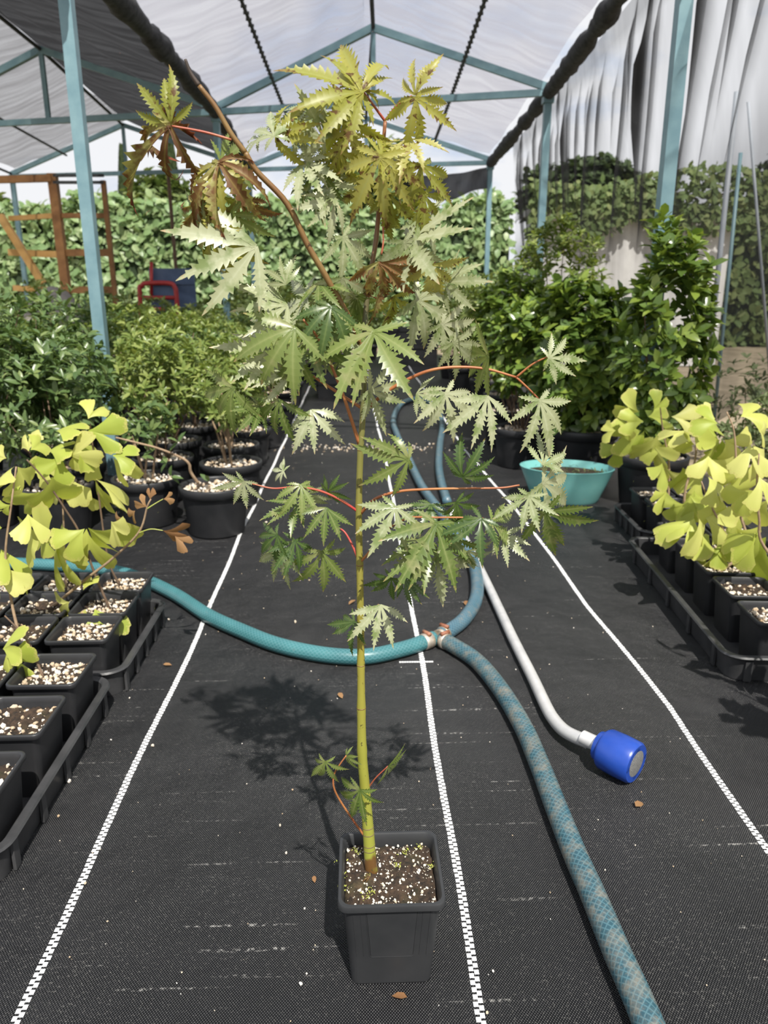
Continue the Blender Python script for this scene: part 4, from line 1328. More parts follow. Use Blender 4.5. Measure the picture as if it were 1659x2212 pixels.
GL = [(62, 975, -105, 42, sa), (66, 972, -52, 38, sa), (14, 990, 195, 28, sa), (34, 1006, 132, 66, sa), (38, 1008, 72, 62, sa), (105, 975, -15, 48, sf), (190, 930, 12, 70, sc_), (120, 932, -12, 58, sf), (190, 905, -68, 42, sc_),
      (150, 985, 2, 62, sf), (135, 987, 112, 58, sf), (140, 1016, 95, 72, sf), (245, 988, 62, 62, sc_), (243, 984, 0, 48, sc_), (208, 1036, 22, 80, sc_), (206, 1038, 80, 78, sc_), (185, 1060, 98, 46, sc_),
      (24, 1068, -95, 22, sb), (22, 1090, 150, 26, sb), (86, 1062, 132, 62, sf), (112, 1030, 95, 92, sa), (8, 1102, 170, 30, sb), (4, 1140, 185, 34, sb), (190, 1140, 42, 92, sa), (187, 1142, 98, 90, sa), (183, 1142, 124, 62, sa),
      (240, 1126, 62, 52, sa), (120, 1182, 62, 82, sa), (124, 1182, 152, 96, sa), (118, 1178, 210, 84, sa), (2, 1186, 46, 74, sb), (-4, 1216, 72, 74, sb), (135, 1130, 92, 44, sf), (150, 1240, 100, 50, sf),
      (185, 1316, 112, 72, sa), (205, 1316, 58, 70, sa), (150, 1300, 160, 44, sa), (180, 1275, -80, 36, sa), (12, 1412, 28, 72, se), (14, 1412, 85, 62, se), (6, 1402, -20, 56, se), (88, 1000, 60, 52, sf), (100, 1150, 130, 50, sf),
      (60, 1110, 60, 60, sb), (70, 1150, 100, 60, sb), (165, 960, 40, 60, sc_), (215, 985, 120, 50, sc_), (50, 1225, 120, 50, sb)]
for (px, py, dr, ln, s) in GL:
    Y = {id(sa): 1.60, id(sb): 1.52, id(sc_): 1.78, id(sf): 1.79, id(se): 1.36}[id(s)] + rg.uniform(-.03, .03)
    s.leaf(px, py, dr, ln, Y, rg)
for (px, py, dr, ln) in [(325, 1080, -95, 22), (353, 1078, -15, 22), (352, 1146, 18, 48), (378, 1158, 50, 34), (292, 1103, 150, 30), (262, 1118, 165, 34), (318, 1095, 200, 24)]:
    sd.leaf(px, py, dr, ln, 1.56, rg, True)

# right-hand ginkgo seedlings
right_pots = {}
for r_, y in enumerate((1.535, 1.690, 1.845, 2.0, 2.155)):
    for c_ in range(2):
        x = 0.938 + (y - 1.5) * 0.084 + 0.142 * c_
        right_pots[(0, r_, c_)] = Seedling(x, y - .012 * c_, R(-4.8), f'black square pot, long right tray, {ORD[r_]} row, {cols[c_]}', 'square pots in the long right tray', r_ * 2 + c_)
for r_, y in enumerate((2.445, 2.595)):
    for c_ in range(2):
        right_pots[(1, r_, c_)] = Seedling(1.062 + .142 * c_, y, R(-3), f'black square pot, short right tray, {ORD[r_]} row, {cols[c_]}', 'square pots in the short right tray', r_ + c_)
bpy.context.view_layer.update()
RS_ = [(right_pots[(1, 0, 0)], [(1445, 1000), (1432, 930), (1425, 870)], 2.44, 'ginkgo seedling with curved pale stem in the short right tray'),
       (right_pots[(0, 4, 0)], [(1480, 1060), (1500, 1000), (1505, 940), (1500, 905)], 2.14, 'ginkgo seedling at the far end of the long right tray'),
       (right_pots[(0, 3, 1)], [(1590, 1080), (1590, 1000), (1585, 930), (1570, 890)], 2.0, 'tall ginkgo seedling at the back of the long right tray'),
       (right_pots[(0, 2, 0)], [(1590, 1200), (1560, 1140), (1530, 1080), (1515, 1040)], 1.84, 'ginkgo seedling with broad drooping leaves midway along the right tray'),
       (right_pots[(0, 1, 1)], [(1650, 1180), (1640, 1120), (1635, 1050), (1640, 980)], 1.70, 'large ginkgo seedling at the right picture edge')]
GR_ = []
for s, pxs, Y, lab in RS_:
    relabel(s, lab)
    s.stem([soil_pt(s, 0, 0)] + [at(px, py, Y) for px, py in pxs], .0042, .0018, 'bark')
RL = [(1390, 910, 170, 52, 0), (1385, 930, 150, 72, 0), (1392, 930, 110, 62, 0), (1420, 940, 100, 72, 0), (1350, 960, 140, 52, 0), (1330, 930, 190, 36, 0), (1450, 900, 10, 62, 0), (1440, 945, 60, 56, 0), (1430, 1000, 100, 60, 0), (1440, 1010, 70, 46, 0),
      (1545, 905, 190, 42, 2), (1550, 915, 200, 56, 2), (1555, 950, 130, 78, 1), (1560, 950, 80, 52, 1), (1565, 950, 30, 62, 2), (1500, 960, 180, 42, 1), (1620, 960, 110, 74, 4), (1625, 960, 50, 74, 4), (1600, 900, -20, 62, 2), (1640, 930, 0, 52, 4),
      (1520, 1030, 150, 66, 1), (1530, 1030, 60, 62, 3), (1500, 1060, 110, 76, 1), (1490, 1070, 70, 60, 1), (1480, 1090, 170, 52, 1), (1560, 1060, 20, 72, 2), (1555, 1065, 90, 72, 3), (1600, 1080, 60, 84, 2), (1620, 1060, 150, 62, 4),
      (1500, 1120, 120, 88, 3), (1510, 1120, 70, 84, 3), (1520, 1115, 30, 74, 3), (1490, 1125, 170, 72, 3), (1580, 1140, 80, 94, 3), (1590, 1140, 40, 84, 3), (1640, 1140, 100, 94, 4), (1640, 1150, 150, 84, 4), (1600, 1150, 60, 72, 3), (1560, 1180, 140, 52, 3),
      (1655, 1160, 120, 124, 4), (1545, 1190, 200, 46, 3), (1540, 1200, 90, 52, 3), (1440, 1060, 120, 52, 1), (1650, 1000, 170, 62, 4), (1640, 1030, 80, 74, 4), (1430, 975, 190, 46, 0), (1380, 890, 200, 52, 0), (1412, 885, -50, 42, 0), (1400, 900, -10, 62, 0),
      (1585, 985, 120, 66, 2), (1530, 985, 100, 60, 2), (1480, 930, 160, 58, 1), (1520, 920, 20, 58, 1), (1600, 1020, 140, 66, 2), (1475, 1010, 60, 55, 1), (1660, 1080, 130, 80, 4), (1410, 960, 70, 55, 0), (1362, 905, 120, 45, 0)]
for (px, py, dr, ln, k) in RL:
    s, _, Y, _ = RS_[k]
    s.leaf(px, py, dr, ln, Y + rg.uniform(-.05, .05), rg)

# the row goes on past the picture's right edge, its shade falls into view
tray(1.045, 1.055, 0.180, 0.262, TH, R(-1), 'black plastic tray just outside the right picture edge')
for r_, y in enumerate((0.90, 1.06, 1.22)):
    s = Seedling(0.955, y, 0, f'ginkgo seedling just outside the right picture edge, {ORD[r_]} from the viewer', 'seedlings outside the right picture edge', r_)
    hgt = .52 + .05 * r_
    b = Vector((0.955, y, .115))
    s.stem([b, b + Vector((-.02, .02, .18)), b + Vector((-.05, -.01, hgt - .12))], .0042, .0018)
    for k in range(22):
        q = s.stems[0][rg.randrange(5, len(s.stems[0]))]
        base = (s.inv.inverted() @ q) + Vector((rg.gauss(0, .045), rg.gauss(0, .06), rg.uniform(-.02, .05)))
        if base.x < .80: base.x = .80 + rg.random() * .05
        d2 = Vector((rg.gauss(0, 1), rg.gauss(0, 1), rg.gauss(-.6, .5))).normalized()
        o = link('leaf', rg.choice(GK), s.t, s.inv @ leaf_matrix(base, d2, Vector((rg.gauss(0, .5), rg.gauss(0, .5), 1)), rg.uniform(.055, .085)))
        mb = MB(); mb.tube(spline([q, (q + s.inv @ base) / 2 + Vector((0, 0, .01)), s.inv @ base], 4), .0009, 5)
        po = mb.build('petiole', M['gstem'], o, True); po.matrix_parent_inverse = o.matrix_local.inverted()

# ---------------------------------------------------------------- left block of round-potted shrubs
rows = [(-0.505, 2.60), (-0.505, 2.97), (-0.56, 3.33), (-0.55, 3.72), (-0.52, 4.15), (-0.50, 4.62), (-0.52, 5.15), (-0.52, 5.7)]
k = 0
GRP = 'round-potted shrubs left of the aisle'
# the one with the crooked bare stem
t = potted_shrub(rows[0], None, 0, 'round black pot with a crooked bare stem, foremost on the left of the aisle', GRP, 1, bare=True)
bo = Vector((rows[0][0], rows[0][1], 0))
def shrub_stem(t, org, pxs, Y, r0, r1, mat='bark'):
    P = spline([at(px, py, y) - org for px, py, y in pxs], 6)
    mb = MB(); mb.tube(P, lerp_list(r0, r1, len(P)), 7); mb.build('stem', M[mat], t, True)
shrub_stem(t, bo, [(428, 1044, 2.62), (412, 1020, 2.60), (408, 1002, 2.59), (390, 988, 2.58), (340, 968, 2.56), (290, 955, 2.54), (250, 945, 2.52)], 0, .006, .003, 'bark')
rnb = random.Random(5)
ml = []
for px, py in [(385, 955), (360, 1000), (330, 975), (300, 940), (270, 935), (368, 1030), (450, 1040), (265, 960), (310, 985)]:
    p = at(px, py, 2.56) - bo
    for _ in range(3):
        link('leaf', LM_AZD, t, leaf_matrix(p, Vector((rnb.gauss(0, 1), rnb.gauss(0, 1), rnb.gauss(.3, 1))), Vector((0, -.6, 1)), .045))
left_label = ['shrub in a round black pot, {} in the row beside the left aisle line', 'shrub in a round black pot, {} in the second row from the aisle', 'leafy shrub in a round black pot, {} in the third row left of the aisle', 'leafy shrub in a round black pot, {} in the fourth row left of the aisle', 'leafy shrub in a round black pot, {} in the fifth row left of the aisle']
rs = random.Random(77)
for i, (x, y) in enumerate(rows[1:]):
    potted_shrub((x, y), (0.17 + .02 * rs.random(), 0.17, 0.15), 0.46 + rs.uniform(-.02, .05), left_label[0].format(ORD[i + 1]), GRP, 200 + i, shoots=95 if i < 4 else 75, size=.032, lm=LM_AZ, n_obj=70 if i < 4 else 0, stems=4, stem_mat='bark', stem_r=.006)
r2 = [(-0.775, 2.72), (-0.80, 3.08), (-0.84, 3.45), (-0.83, 3.86), (-0.82, 4.35), (-0.84, 4.95), (-0.86, 5.6)]
for i, (x, y) in enumerate(r2):
    if i == 0:
        t = potted_shrub((x, y), (.12, .12, .10), 0.40, left_label[1].format('foremost'), GRP, 300, shoots=26, size=.036, mat='azalea_d', lm=LM_AZD, n_obj=90, stems=4, stem_mat='bark')
        continue
    potted_shrub((x, y), (0.21, 0.20, 0.19), 0.50 + rs.uniform(-.03, .05), left_label[1].format(ORD[i]), GRP, 300 + i, shoots=140 if i < 4 else 100, size=.034, mat='azalea' if i % 3 else 'azalea_d', lm=LM_AZ if i % 3 else LM_AZD, n_obj=100 if i < 4 else 0, stems=4)
r3 = [(-1.06, 2.62), (-1.12, 2.95), (-1.38, 3.36), (-1.16, 3.95), (-1.18, 4.5), (-1.2, 5.2), (-1.22, 5.9)]
for i, (x, y) in enumerate(r3):
    hgt = [.46, .50, .56, .52, .52, .52, .5][i]
    potted_shrub((x, y), (0.21, 0.20, 0.22), hgt + rs.uniform(0, .03), left_label[2].format(ORD[i]), GRP, 400 + i, shoots=150 if i < 4 else 100, size=.040 if i < 2 else .035, mat='azalea_d' if i < 3 else 'azalea', lm=LM_AZD if i < 3 else LM_AZ, n_obj=150 if i < 3 else 0, stems=4)
r4 = [(-1.36, 2.72), (-1.64, 3.22), (-1.52, 4.1), (-1.56, 4.75), (-1.6, 5.4)]
for i, (x, y) in enumerate(r4):
    potted_shrub((x, y), (0.25, 0.22, 0.30), [.56, .60, .5, .5, .48][i], left_label[3].format(ORD[i]), GRP, 500 + i, shoots=170 if i < 2 else 100, size=.044, mat='azalea_d', lm=LM_AZD, n_obj=200 if i < 2 else 0, stems=4)
r5 = [(-1.9, 4.4), (-1.98, 5.1), (-2.3, 5.4), (-2.05, 3.7)]
for i, (x, y) in enumerate(r5):
    potted_shrub((x, y), (0.26, 0.24, 0.22), [.48, .48, .48, .60][i], left_label[4].format(ORD[i]), GRP, 600 + i, shoots=110, size=.04, mat='azalea', n_obj=0, stems=3)
# shrubs filling the back between aisle and hedge
back = [(-2.6, 6.6), (-2.2, 6.9), (-1.75, 6.5), (-1.35, 6.8), (-0.95, 6.5), (-0.6, 6.6), (-1.15, 8.9), (-1.0, 7.7), (-0.45, 7.4), (-3.2, 6.4), (-0.75, 8.4), (-0.25, 8.3), (0.15, 9.6), (-1.9, 8.2), (-3.0, 7.6)]
for i, (x, y) in enumerate(back):
    potted_shrub((x, y), (0.30, 0.26, 0.28), 0.52 + (.10 if y > 7.3 else 0), 'bushy green shrub at the back of the left block, {} from the left'.format(ORD[sorted(back).index((x, y))] if sorted(back).index((x, y)) < 12 else ['thirteenth', 'fourteenth', 'fifteenth'][sorted(back).index((x, y)) - 12]), 'shrubs at the back of the left block', 700 + i, shoots=110, size=.05, mat='azalea', stems=3)

# ---------------------------------------------------------------- right block: glossy shrubs, turquoise bowl
GRR = 'glossy shrubs along the right side'
RSH = [((0.80, 3.62), (.20, .20, .26), .60, 'glossy shrub in a black pot behind the turquoise bowl, nearest the aisle', 120, .052, 180, 'camellia', .95),
       ((1.05, 3.42), (.25, .22, .36), .56, 'broad glossy shrub with bright young leaves right behind the turquoise bowl', 260, .056, 300, 'camellia', 1.1),
       ((1.18, 2.92), (.17, .15, .42), .66, 'tallest glossy shrub reaching in front of the right post', 190, .050, 300, 'camellia', 1.0),
       ((0.84, 4.15), (.24, .22, .28), .66, 'glossy shrub beside the right aisle line, second from the bowl', 160, .050, 60, 'camellia', 1.0),
       ((0.95, 4.8), (.26, .24, .28), .68, 'small-leaved shrub beside the right aisle line, third from the bowl', 150, .042, 0, 'azalea', 1.0),
       ((1.12, 4.35), (.26, .24, .38), .84, 'tall pointed small-leaved shrub between the two right posts', 220, .042, 120, 'azalea', 1.0),
       ((0.98, 5.6), (.26, .24, .28), .60, 'mid green shrub on the right, fourth from the bowl', 110, .05, 0, 'azalea', 1.0),
       ((0.92, 6.5), (.28, .26, .28), .58, 'mid green shrub on the right, fifth from the bowl', 100, .055, 0, 'azalea', 1.0),
       ((0.95, 7.5), (.30, .28, .30), .60, 'mid green shrub at the far right end of the aisle', 100, .06, 0, 'azalea', 1.0)]
for i, (loc, rad_, cz, lab, sh, sz, no, mt, ps) in enumerate(RSH):
    potted_shrub(loc, rad_, cz, lab, GRR, 800 + i, shoots=sh, per=7, size=sz, mat=mt, lm=LM_CA if mt == 'camellia' else LM_AZ, n_obj=no, wid=1.25 if mt == 'camellia' else .85, pot_scale=ps * 1.15, stems=6)
# turquoise half-round bowl
bc = (gnd(1140, 1082) + gnd(1300, 1096)) / 2
bowl = empty('planter_bowl', (bc.x + .02, bc.y + .07, 0), R(-16))
tag(bowl, 'turquoise plastic planter bowl with dry soil beside the right aisle', 'planter')
def oval(a, b, z, n=36, bulge=0.0): return [Vector((a * math.cos(6.28318 * k / n) * (1 + bulge * math.cos(6.28318 * 2 * k / n)), b * math.sin(6.28318 * k / n), z)) for k in range(n)]
mb = MB()
mb.loft([oval(.130, .085, 0), oval(.138, .092, .012), oval(.165, .115, .08), oval(.186, .130, .132), oval(.190, .134, .140), oval(.184, .129, .141), oval(.176, .122, .125), oval(.15, .10, .08)], True, True)
shade_auto(mb.build('bowl', M['tealpot'], bowl, True), 50)
mb = MB(); mb.loft([oval(.171, .118, .112), oval(.12, .08, .119), oval(.05, .03, .121)], False, True); mb.build('soil', M['soil'], bowl, True)
rb = random.Random(9)
ml = [leaf_matrix(Vector((.16 * math.cos(a) * q, .11 * math.sin(a) * q, .118)), Vector((rb.gauss(0, 1), rb.gauss(0, 1), .8)), Vector((0, 0, 1)), rb.uniform(.01, .02)) for a, q in [(rb.uniform(0, 6.28), rb.random() ** .5) for _ in range(120)]]
joined_leaves('moss', ml, M['weedleaf'], bowl, 1.0, 4)
# loose weeds outside on the right
wl_ = []
for i, (x, y, h) in enumerate([(1.92, 3.15, .5), (2.0, 3.75, .5), (1.86, 2.7, .42), (2.45, 3.9, .5), (2.4, 3.3, .4)]):
    rw = random.Random(900 + i)
    t = empty('weed_bush', (x, y, 0)); tag(t, 'loose grey-green weed bush on the sandy ground, {} from the net'.format(ORD[sorted([1.92, 2.0, 1.86, 2.45, 2.4]).index(x)]), 'weed', 'weeds outside the right net')
    mats, tips = crown_leaves(rw, (0, 0, h * .5), (.28, .26, h * .5), 170, 6, .045)
    for _ in range(6):
        tp = tips[rw.randrange(len(tips))][0]
        mb = MB(); mb.tube(spline([(0, 0, 0), tp * .5 + Vector((0, 0, .03)), tp], 4), .003, 5); mb.build('stem', M['darkbark'], t)
    joined_leaves('foliage', mats, M['weedleaf'], t, .8, i)

# ---------------------------------------------------------------- far things inside the shade house
# black crates at the end of the aisle
def crate(loc, s, rz, label):
    t = empty('nursery_crate', loc, rz); tag(t, label, 'crate')
    w, d, h = s
    mb = MB(); mb.box((0, 0, .012), (w, d, .024)); mb.build('crate_base', M['rpot'], t)
    for a, b, c in (((0, -d / 2 + .012, h / 2 + .012), (w, .024, h - .024), 'crate_side'), ((0, d / 2 - .012, h / 2 + .012), (w, .024, h - .024), 'crate_side'), ((-w / 2 + .012, 0, h / 2 + .012), (.024, d - .048, h - .024), 'crate_side'), ((w / 2 - .012, 0, h / 2 + .012), (.024, d - .048, h - .024), 'crate_side')):
        mb = MB(); mb.box(a, b); mb.build(c, M['rpot'], t)
    for z in (h - .02, h * .5):
        mb = MB()
        mb.loft([rrect(w / 2 + .012, d / 2 + .012, .02, z - .015), rrect(w / 2 + .012, d / 2 + .012, .02, z + .015), rrect(w / 2 - .002, d / 2 - .002, .012, z + .015), rrect(w / 2 - .002, d / 2 - .002, .012, z - .015), rrect(w / 2 + .012, d / 2 + .012, .02, z - .015)], False, False)
        mb.build('crate_rim', M['rpot'], t)
    return t
crate((-0.14, 6.2, 0), (.36, .30, .26), .1, 'black plastic crate left of the far end of the aisle')
crate((0.62, 8.9, 0), (.62, .40, .42), -.05, 'big black crate closing the far end of the aisle')
# timber gate frame
tf = empty('timber_frame', (-3.3, 9.0, 0)); tag(tf, 'rusty brown timber door frame with a diagonal brace behind the left shrubs', 'door frame')
TFO = Vector((-3.3, 9.0, 0))
def tbar(name, p, q, w, mat='timber', Y=9.0, h=None):
    mb = MB(); mb.bar(at(*p, Y) - TFO, at(*q, Y) - TFO, w, h or w, (0, 1, 0)); mb.build(name, M[mat], tf)
b1 = at(146, 640, 9.0)
mb = MB(); mb.bar(Vector((at(113, 375, 9).x, 9.0, at(113, 375, 9).z)) - TFO, Vector((at(146, 640, 9).x, 9.0, 0)) - TFO, .09, .09, (0, 1, 0)); mb.build('stile', M['timber'], tf)
mb = MB(); mb.bar(at(223, 390, 9) - TFO, Vector((at(250, 640, 9).x, 9.0, 0)) - TFO, .045, .06, (0, 1, 0)); mb.build('stile', M['timber'], tf)
tbar('rail', (125, 466, ), (232, 466), .05, 'timber', 9.03)
tbar('rail', (135, 546), (240, 546), .075, 'timber', 9.03)
tbar('rail', (145, 626), (248, 626), .075, 'timber', 9.03)
tbar('rail', (20, 472), (118, 466), .05, 'timber_l', 9.03)
tbar('rail', (20, 545), (130, 550), .07, 'timber_l', 9.03)
tbar('rail', (30, 622), (140, 628), .06, 'timber_l', 9.03)
tbar('header', (-80, 390), (112, 385), .07, 'timber', 8.97)
tbar('header', (115, 379), (224, 379), .03, 'rope', 8.97)
tbar('header', (115, 394), (224, 394), .03, 'rope', 8.97)
tbar('brace', (0, 465), (92, 612), .07, 'timber_l', 8.9)
# dark thin pole
mb = MB(); q = at(376, 500, 9.6); mb.tube([(q.x, q.y, 0), (q.x - .02, q.y, 2.2)], .022, 8); tag(mb.build('wooden_stake', M['darkbark']), 'thin dark stake in front of the sunlit hedge on the left', 'stake')
# red trolley with blue panel
tr = empty('hand_trolley', (-1.72, 7.5, 0)); tag(tr, 'red tubular hand trolley with a faded blue panel among the left shrubs', 'trolley')
TO = Vector((-1.72, 7.5, 0))
def P75(px, py, dy=0.0): return at(px, py, 7.5 + dy) - TO
mb = MB(); mb.bar(Vector((P75(322, 620).x, .10, .5)), Vector((P75(415, 620).x, .10, .5)), .04, .78, (0, 1, 0)); 
mb = MB(); xa, xb = P75(316, 600).x, P75(415, 600).x
mb.box(((xa + xb) / 2, .12, .60), (xb - xa, .03, .86)); mb.build('panel', M['bluepanel'], tr)
for z_ in (.30, .60, .90):
    mb = MB(); mb.box(((xa + xb) / 2, .098, z_), (xb - xa, .02, .035)); mb.build('panel_rib', M['bluepanel'], tr)
mb = MB(); mb.tube(spline([Vector((P75(302, 640).x, 0, .04)), P75(302, 640), P75(306, 618), P75(318, 612), P75(365, 612), P75(378, 622), P75(382, 650), Vector((P75(384, 650).x, 0, .04))], 6), .022, 8); mb.build('handle_frame', M['red'], tr, True)
mb = MB(); mb.tube([P75(305, 643), P75(382, 643)], .018, 8); mb.build('crossbar', M['red'], tr, True)
mb = MB(); mb.tube([P75(316, 668), P75(380, 668)], .018, 8); mb.build('crossbar', M['red'], tr, True)
mb = MB(); mb.tube([P75(327, 640, .06), P75(327, 566, .06)], .016, 8); mb.build('upright', M['red'], tr, True)
for s in (-1, 1):
    mb = MB(); cx = (xa + xb) / 2 + s * .26
    mb.lathe([(.02, -.03), (.10, -.03), (.12, -.018), (.12, .018), (.10, .03), (.02, .03)], 20, (0, 0, 0), True)
    o = mb.build('wheel', M['rpot'], tr, True); o.matrix_local = Matrix.Translation((cx, .02, .12)) @ Matrix.Rotation(R(90), 4, 'Y')
# grey sack heap
rk = random.Random(13)
sk = empty('grey_sack_pile', (-2.28, 6.0, 0)); tag(sk, 'grey cloth-covered heap between the shrubs on the left', 'covered heap')
def lump(name, c, s, mat, parent, seed, z0=None):
    rn = random.Random(seed); mb = MB(); rings = []
    for i in range(9):
        th = math.pi * i / 8 * .98 + .02
        ring = []
        for k_ in range(20):
            a = 6.2832 * k_ / 20
            w = 1 + .10 * math.sin(3 * a + seed) * math.sin(th) + .06 * math.sin(5 * a + i)
            ring.append(Vector((c[0] + s[0] * math.sin(th) * math.cos(a) * w, c[1] + s[1] * math.sin(th) * math.sin(a) * w, max(0, c[2] - s[2] * math.cos(th)))))
        rings.append(ring)
    mb.loft(rings); return mb.build(name, mat, parent, True)
lump('cover', (0, 0, .40), (.26, .24, .46), M['sack'], sk, 3)
lump('base_box', (0.05, .02, .25), (.30, .26, .30), M['rpot'], sk, 4)
# small flowers
for i, (px, py, Y) in enumerate([(308, 626, 5.6), (228, 655, 4.8), (262, 664, 4.8), (480, 790, 4.6)]):
    pass

# ---------------------------------------------------------------- beyond: hedges, wall, trees
def hedge(name, xa, xb, y, z, depth, n, size, label, mat='ivy', seed=1, bumps=.18):
    rn = random.Random(seed)
    t = empty(name, ((xa + xb) / 2, y, 0)); tag(t, label, 'hedge')
    w = (xb - xa)
    def top(x): return z + bumps * (math.sin(x * 2.1 + seed) * .5 + math.sin(x * 5.3 + 2 * seed) * .3 + math.sin(x * 11 + seed) * .2)
    # twiggy core follows the outline
    mb = MB(); rings = []
    for i in range(41):
        x = -w / 2 + w * i / 40
        h = top(x) - .12
        rings.append([Vector((x, -depth * .35, 0)), Vector((x, depth * .35, 0)), Vector((x, depth * .35, h * .8)), Vector((x, 0, h)), Vector((x, -depth * .35, h * .8))])
    mb.loft(rings); mb.build('hedge_core', M['hedgecore'], t)
    mats = []
    for _ in range(n):
        x = rn.uniform(-w / 2, w / 2)
        if rn.random() < .28:
            p = Vector((x, rn.uniform(-depth / 2, depth / 2), top(x) - rn.uniform(0, .15))); nn = Vector((rn.gauss(0, .5), rn.gauss(-.3, .5), 1))
        else:
            zz = rn.uniform(.02, 1) * top(x)
            p = Vector((x, -depth * (.34 + .16 * rn.random()) + .05 * math.sin(x * 7 + zz * 6), zz)); nn = Vector((rn.gauss(0, .5), -1, rn.gauss(.5, .4)))
        d = Vector((rn.gauss(0, 1), rn.gauss(0, .4), rn.gauss(-.5, .7)))
        mats.append(leaf_matrix(p, d, nn, size * rn.uniform(.7, 1.3)))
    joined_leaves('foliage', mats, M[mat], t, 1.7, seed)
    return t
hedge('ivy_hedge', -9.5, 2.4, 12.6, 2.12, .7, 15000, .13, 'long sunlit ivy hedge behind the shade house', 'ivy', 2)
hedge('ivy_hedge', 2.7, 12.5, 12.0, 1.95, .8, 7000, .14, 'vine-grown hedge seen through the right side netting', 'treeleaf', 5)
# pale wall behind the side net, draped with creeper
wb = empty('pale_wall', (3.0, 8.6, 0)); tag(wb, 'pale plastered wall seen through the right side netting', 'wall')
mb = MB(); mb.box((0, .1, .8), (2.2, .18, 1.6)); mb.build('wall_body', M['white_metal'], wb)
mb = MB(); mb.box((0, .1, 1.63), (2.3, .26, .06)); mb.build('coping', M['white_metal'], wb)
cr = empty('creeper', (3.1, 8.55, 1.66)); tag(cr, 'green creeper spilling over the top of the pale wall', 'creeper')
rc = random.Random(17); mats = []
for _ in range(2200):
    x = rc.uniform(-1.25, 1.7); hang = (.10 + .16 * abs(math.sin(x * 3.3)) + .08 * math.sin(x * 9)) 
    z_ = rc.uniform(-hang, .34 + .1 * math.sin(x * 2.2))
    mats.append(leaf_matrix(Vector((x, rc.uniform(-.16, .0) if z_ > .02 else rc.uniform(-.14, -.03), z_)), Vector((rc.gauss(0, 1), rc.gauss(0, .4), rc.gauss(-.5, .7))), Vector((rc.gauss(0, .4), -1, .6)), rc.uniform(.06, .11)))
joined_leaves('foliage', mats, M['treeleaf'], cr, 1.5, 8)
for s_ in range(5):
    mb = MB(); x = -1.0 + .55 * s_; mb.tube(spline([(x, -.03, .04), (x + .2, -.02, .16), (x + .45, -.03, .1)], 5), .012, 6); mb.build('vine', M['darkbark'], cr)


def tree(loc, crown_c, rad_, n, size, label, mat='treeleaf', seed=1, name='tree', trunk_r=.12, lobes=None):
    rn = random.Random(seed)
    t = empty(name, (loc[0], loc[1], 0)); tag(t, label, 'tree')
    mb = MB(); c = Vector(crown_c)
    mb.tube(spline([(0, 0, 0), (.05, 0, c.z * .5), tuple(c)], 6), lerp_list(trunk_r, trunk_r * .4, 13), 10); mb.build('trunk', M['darkbark'], t, True)
    mats = []
    for (o, rr) in (lobes or [((0, 0, 0), rad_)]):
        m_, _ = crown_leaves(rn, c + Vector(o), rr, n, 5, size, shell=.35)
        mats += m_
    joined_leaves('foliage', mats, M[mat], t, 1.6, seed)
    return t
tree((-4.35, 18), (0, 0, 2.5), (.75, .7, .85), 420, .22, 'round-crowned tree beyond the hedge on the left', 'treeleaf', 3, lobes=[((0, 0, 0), (.75, .7, .85)), ((.9, .3, -.1), (.6, .6, .6)), ((1.9, .2, -.2), (.8, .6, .6))])
tree((-7.4, 15.5), (0, 0, 2.0), (1.0, .8, .7), 420, .2, 'low dark tree at the left picture edge beyond the hedge', 'treeleaf', 4)
tree((0.45, 17.5), (0, 0, 2.7), (.95, .8, 1.15), 600, .22, 'pale olive-green tree straight behind the maple', 'treeleaf', 5)
tree((-1.0, 21.5), (0, 0, 1.9), (1.2, .9, .9), 400, .24, 'low spreading tree behind the hedge left of centre', 'treeleaf', 9)
tree((7.3, 25), (0, 0, 3.9), (1.6, 1.3, 1.3), 700, .30, 'dark umbrella-shaped pine seen through the right netting', 'pineleaf', 6, lobes=[((0, 0, 0), (1.5, 1.3, .95)), ((-1.1, 0, -.35), (1.2, 1, .9)), ((1.1, 0, -.5), (.8, .9, .4))])
tree((12.6, 22), (0, 0, 3.4), (1.6, 1.3, 1.6), 500, .30, 'dark tree at the right picture edge through the netting', 'pineleaf', 7)
def cypress(x, y, h, r, lab, seed):
    rn = random.Random(seed); t = empty('cypress', (x, y, 0)); tag(t, lab, 'tree')
    mb = MB(); mb.tube([(0, 0, 0), (0, 0, h * .9)], [.1, .03], 8); mb.build('trunk', M['darkbark'], t)
    mats = []
    for _ in range(1200):
        q = rn.random(); a = rn.uniform(0, 6.28); w = r * math.sin(math.pi * (q * .85 + .15)) ** .7 * (1 - .5 * q)
        mats.append(leaf_matrix(Vector((w * math.cos(a), w * math.sin(a), .2 + h * q)), Vector((math.cos(a) * .4, math.sin(a) * .4, 1)), Vector((math.cos(a), math.sin(a), .3)), .2))
    joined_leaves('foliage', mats, M['pineleaf'], t, 1.2, seed)
cypress(at(270, 400, 24).x, 24, 4.5, .32, 'slim dark cypress beyond the hedge at left', 41)
cypress(at(372, 400, 22).x, 22, 4.6, .30, 'slim dark cypress right of the round-crowned tree', 42)
# pale house behind the hedge at the left
hs = empty('pale_house', (at(345, 440, 20).x, 21, 0)); tag(hs, 'small cream house wall showing above the hedge at left', 'house')
mb = MB(); mb.box((0, 0, 1.35), (1.3, 1.2, 2.7)); mb.build('wall_body', M['white_metal'], hs)
mb = MB(); mb.add([(-.75, -.7, 2.7), (.75, -.7, 2.7), (.75, .7, 2.7), (-.75, .7, 2.7), (-.75, 0, 3.1), (.75, 0, 3.1)], [(0, 1, 5, 4), (2, 3, 4, 5), (0, 4, 3), (1, 2, 5), (0, 3, 2, 1)]); mb.build('roof', M['terracotta'], hs)
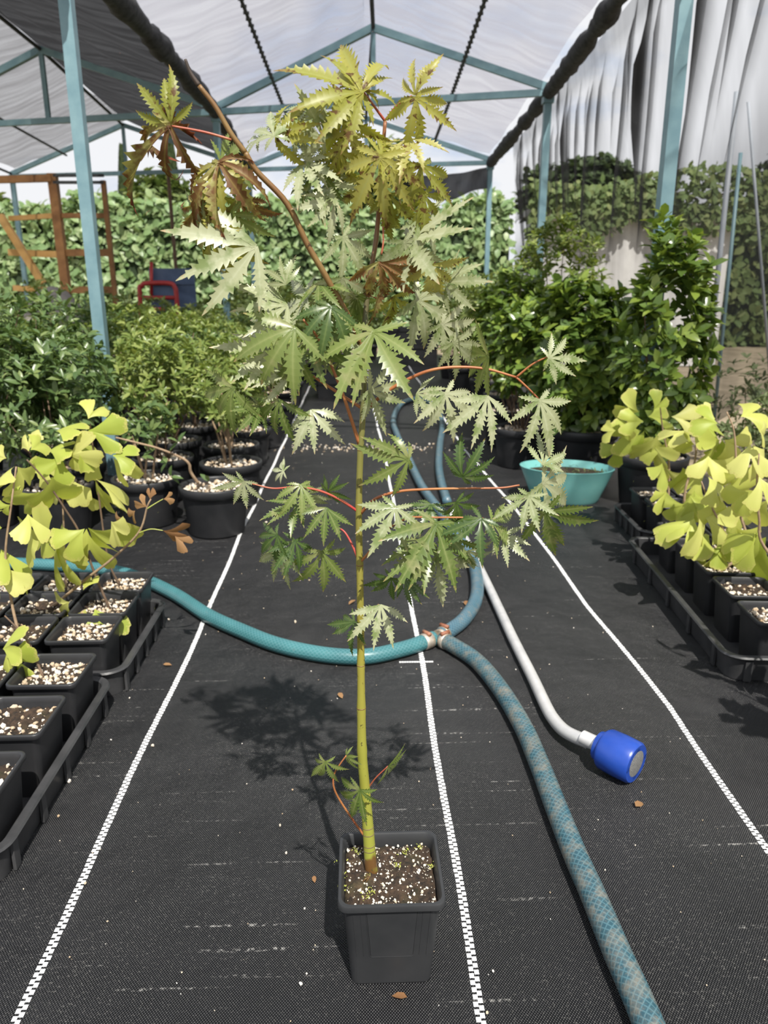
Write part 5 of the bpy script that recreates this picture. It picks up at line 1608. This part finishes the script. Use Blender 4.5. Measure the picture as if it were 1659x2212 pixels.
# poles beyond the net
for i, (p, q, Y, r_, lab) in enumerate([((1592, 198), (1565, 455), 4.6, .016, 'tall pale grey pole outside the right net'), ((1616, 220), (1640, 520), 5.2, .010, 'thin leaning cane outside the right net'), ((1600, 330), (1588, 450), 5.0, .012, 'short teal pole outside the right net')]):
    a_, b_ = at(*p, Y), at(*q, Y)
    d = (b_ - a_); foot = a_ + d * (a_.z / (a_.z - b_.z))
    mb = MB(); mb.tube([foot, a_], r_, 8); tag(mb.build('outdoor_pole', M['teal'] if i == 2 else M['greypole'], None, True), lab, 'pole')

# ---------------------------------------------------------------- litter on the mat
rl = random.Random(99)
pts = []
for (px, py, s) in [(330, 1613, 4.5), (638, 1345, 5), (150, 1690, 5), (127, 1765, 3.5), (185, 1910, 3), (575, 1130, 5), (452, 1300, 3), (365, 1340, 4), (280, 1510, 3), (648, 1255, 3.5), (668, 1255, 3.5), (690, 1210, 3), (730, 1075, 3), (1410, 1355, 2.5), (605, 1785, 2.5), (632, 1708, 2.5), (618, 1845, 3), (658, 1965, 1.8), (650, 2128, 3), (610, 1760, 1.5), (1065, 2100, 2), (905, 1690, 1.8), (1000, 1525, 2), (240, 1600, 2), (1052, 2190, 2)]:
    p = gnd(px, py); pts.append((p.x, p.y, .0015 + s * .0003, s * .001))
for _ in range(420):
    y = .6 + 5.5 * rl.random() ** 1.4; x = rl.uniform(-.5, .62)
    pts.append((x, y, .0008, rl.uniform(.0006, .0016) * (1.3 if y > 1.5 else 1)))
for _ in range(160):   # a drift of grains across the mat behind the maple
    x = rl.gauss(0.0, .32); pts.append((x, 4.05 + rl.gauss(0, .06), .002, rl.uniform(.003, .008)))
o = link('perlite_litter', grains_mesh('perlite_litter', pts, M['gravel'], 12)); tag(o, 'white and tan grains scattered on the black mat', 'litter', None, 'stuff')
for i, (px, py, s, lab) in enumerate([(732, 1498, .010, 'small red-brown dry leaf on the mat behind the trunk'), (880, 2158, .010, 'brown dry leaf scrap on the mat in front of the pot'), (768, 1298, .014, 'pale dry leaf on the mat left of the trunk'), (352, 1437, .010, 'tan leaf scrap on the mat beside the left tray'), (678, 1893, .006, 'rust-coloured leaf scrap on the mat left of the pot'), (1372, 1745, .012, 'straw-coloured twig scrap on the mat below the blue head'), (1005, 1300, .016, 'dry orange-brown leaf beside the hose bend')]):
    p = gnd(px, py, .003)
    mb = MB(); mb.add([Vector((v.x, v.y * 1.4, v.z + .12)) * s * 2 for v in LV], LF)
    lo = mb.build('dry_leaf', M['ginkgo_dry'], None, True); lo.location = p; lo.rotation_euler = (.15, .1, rl.uniform(0, 6)); tag(lo, lab, 'dry leaf', 'dry leaves on the mat')
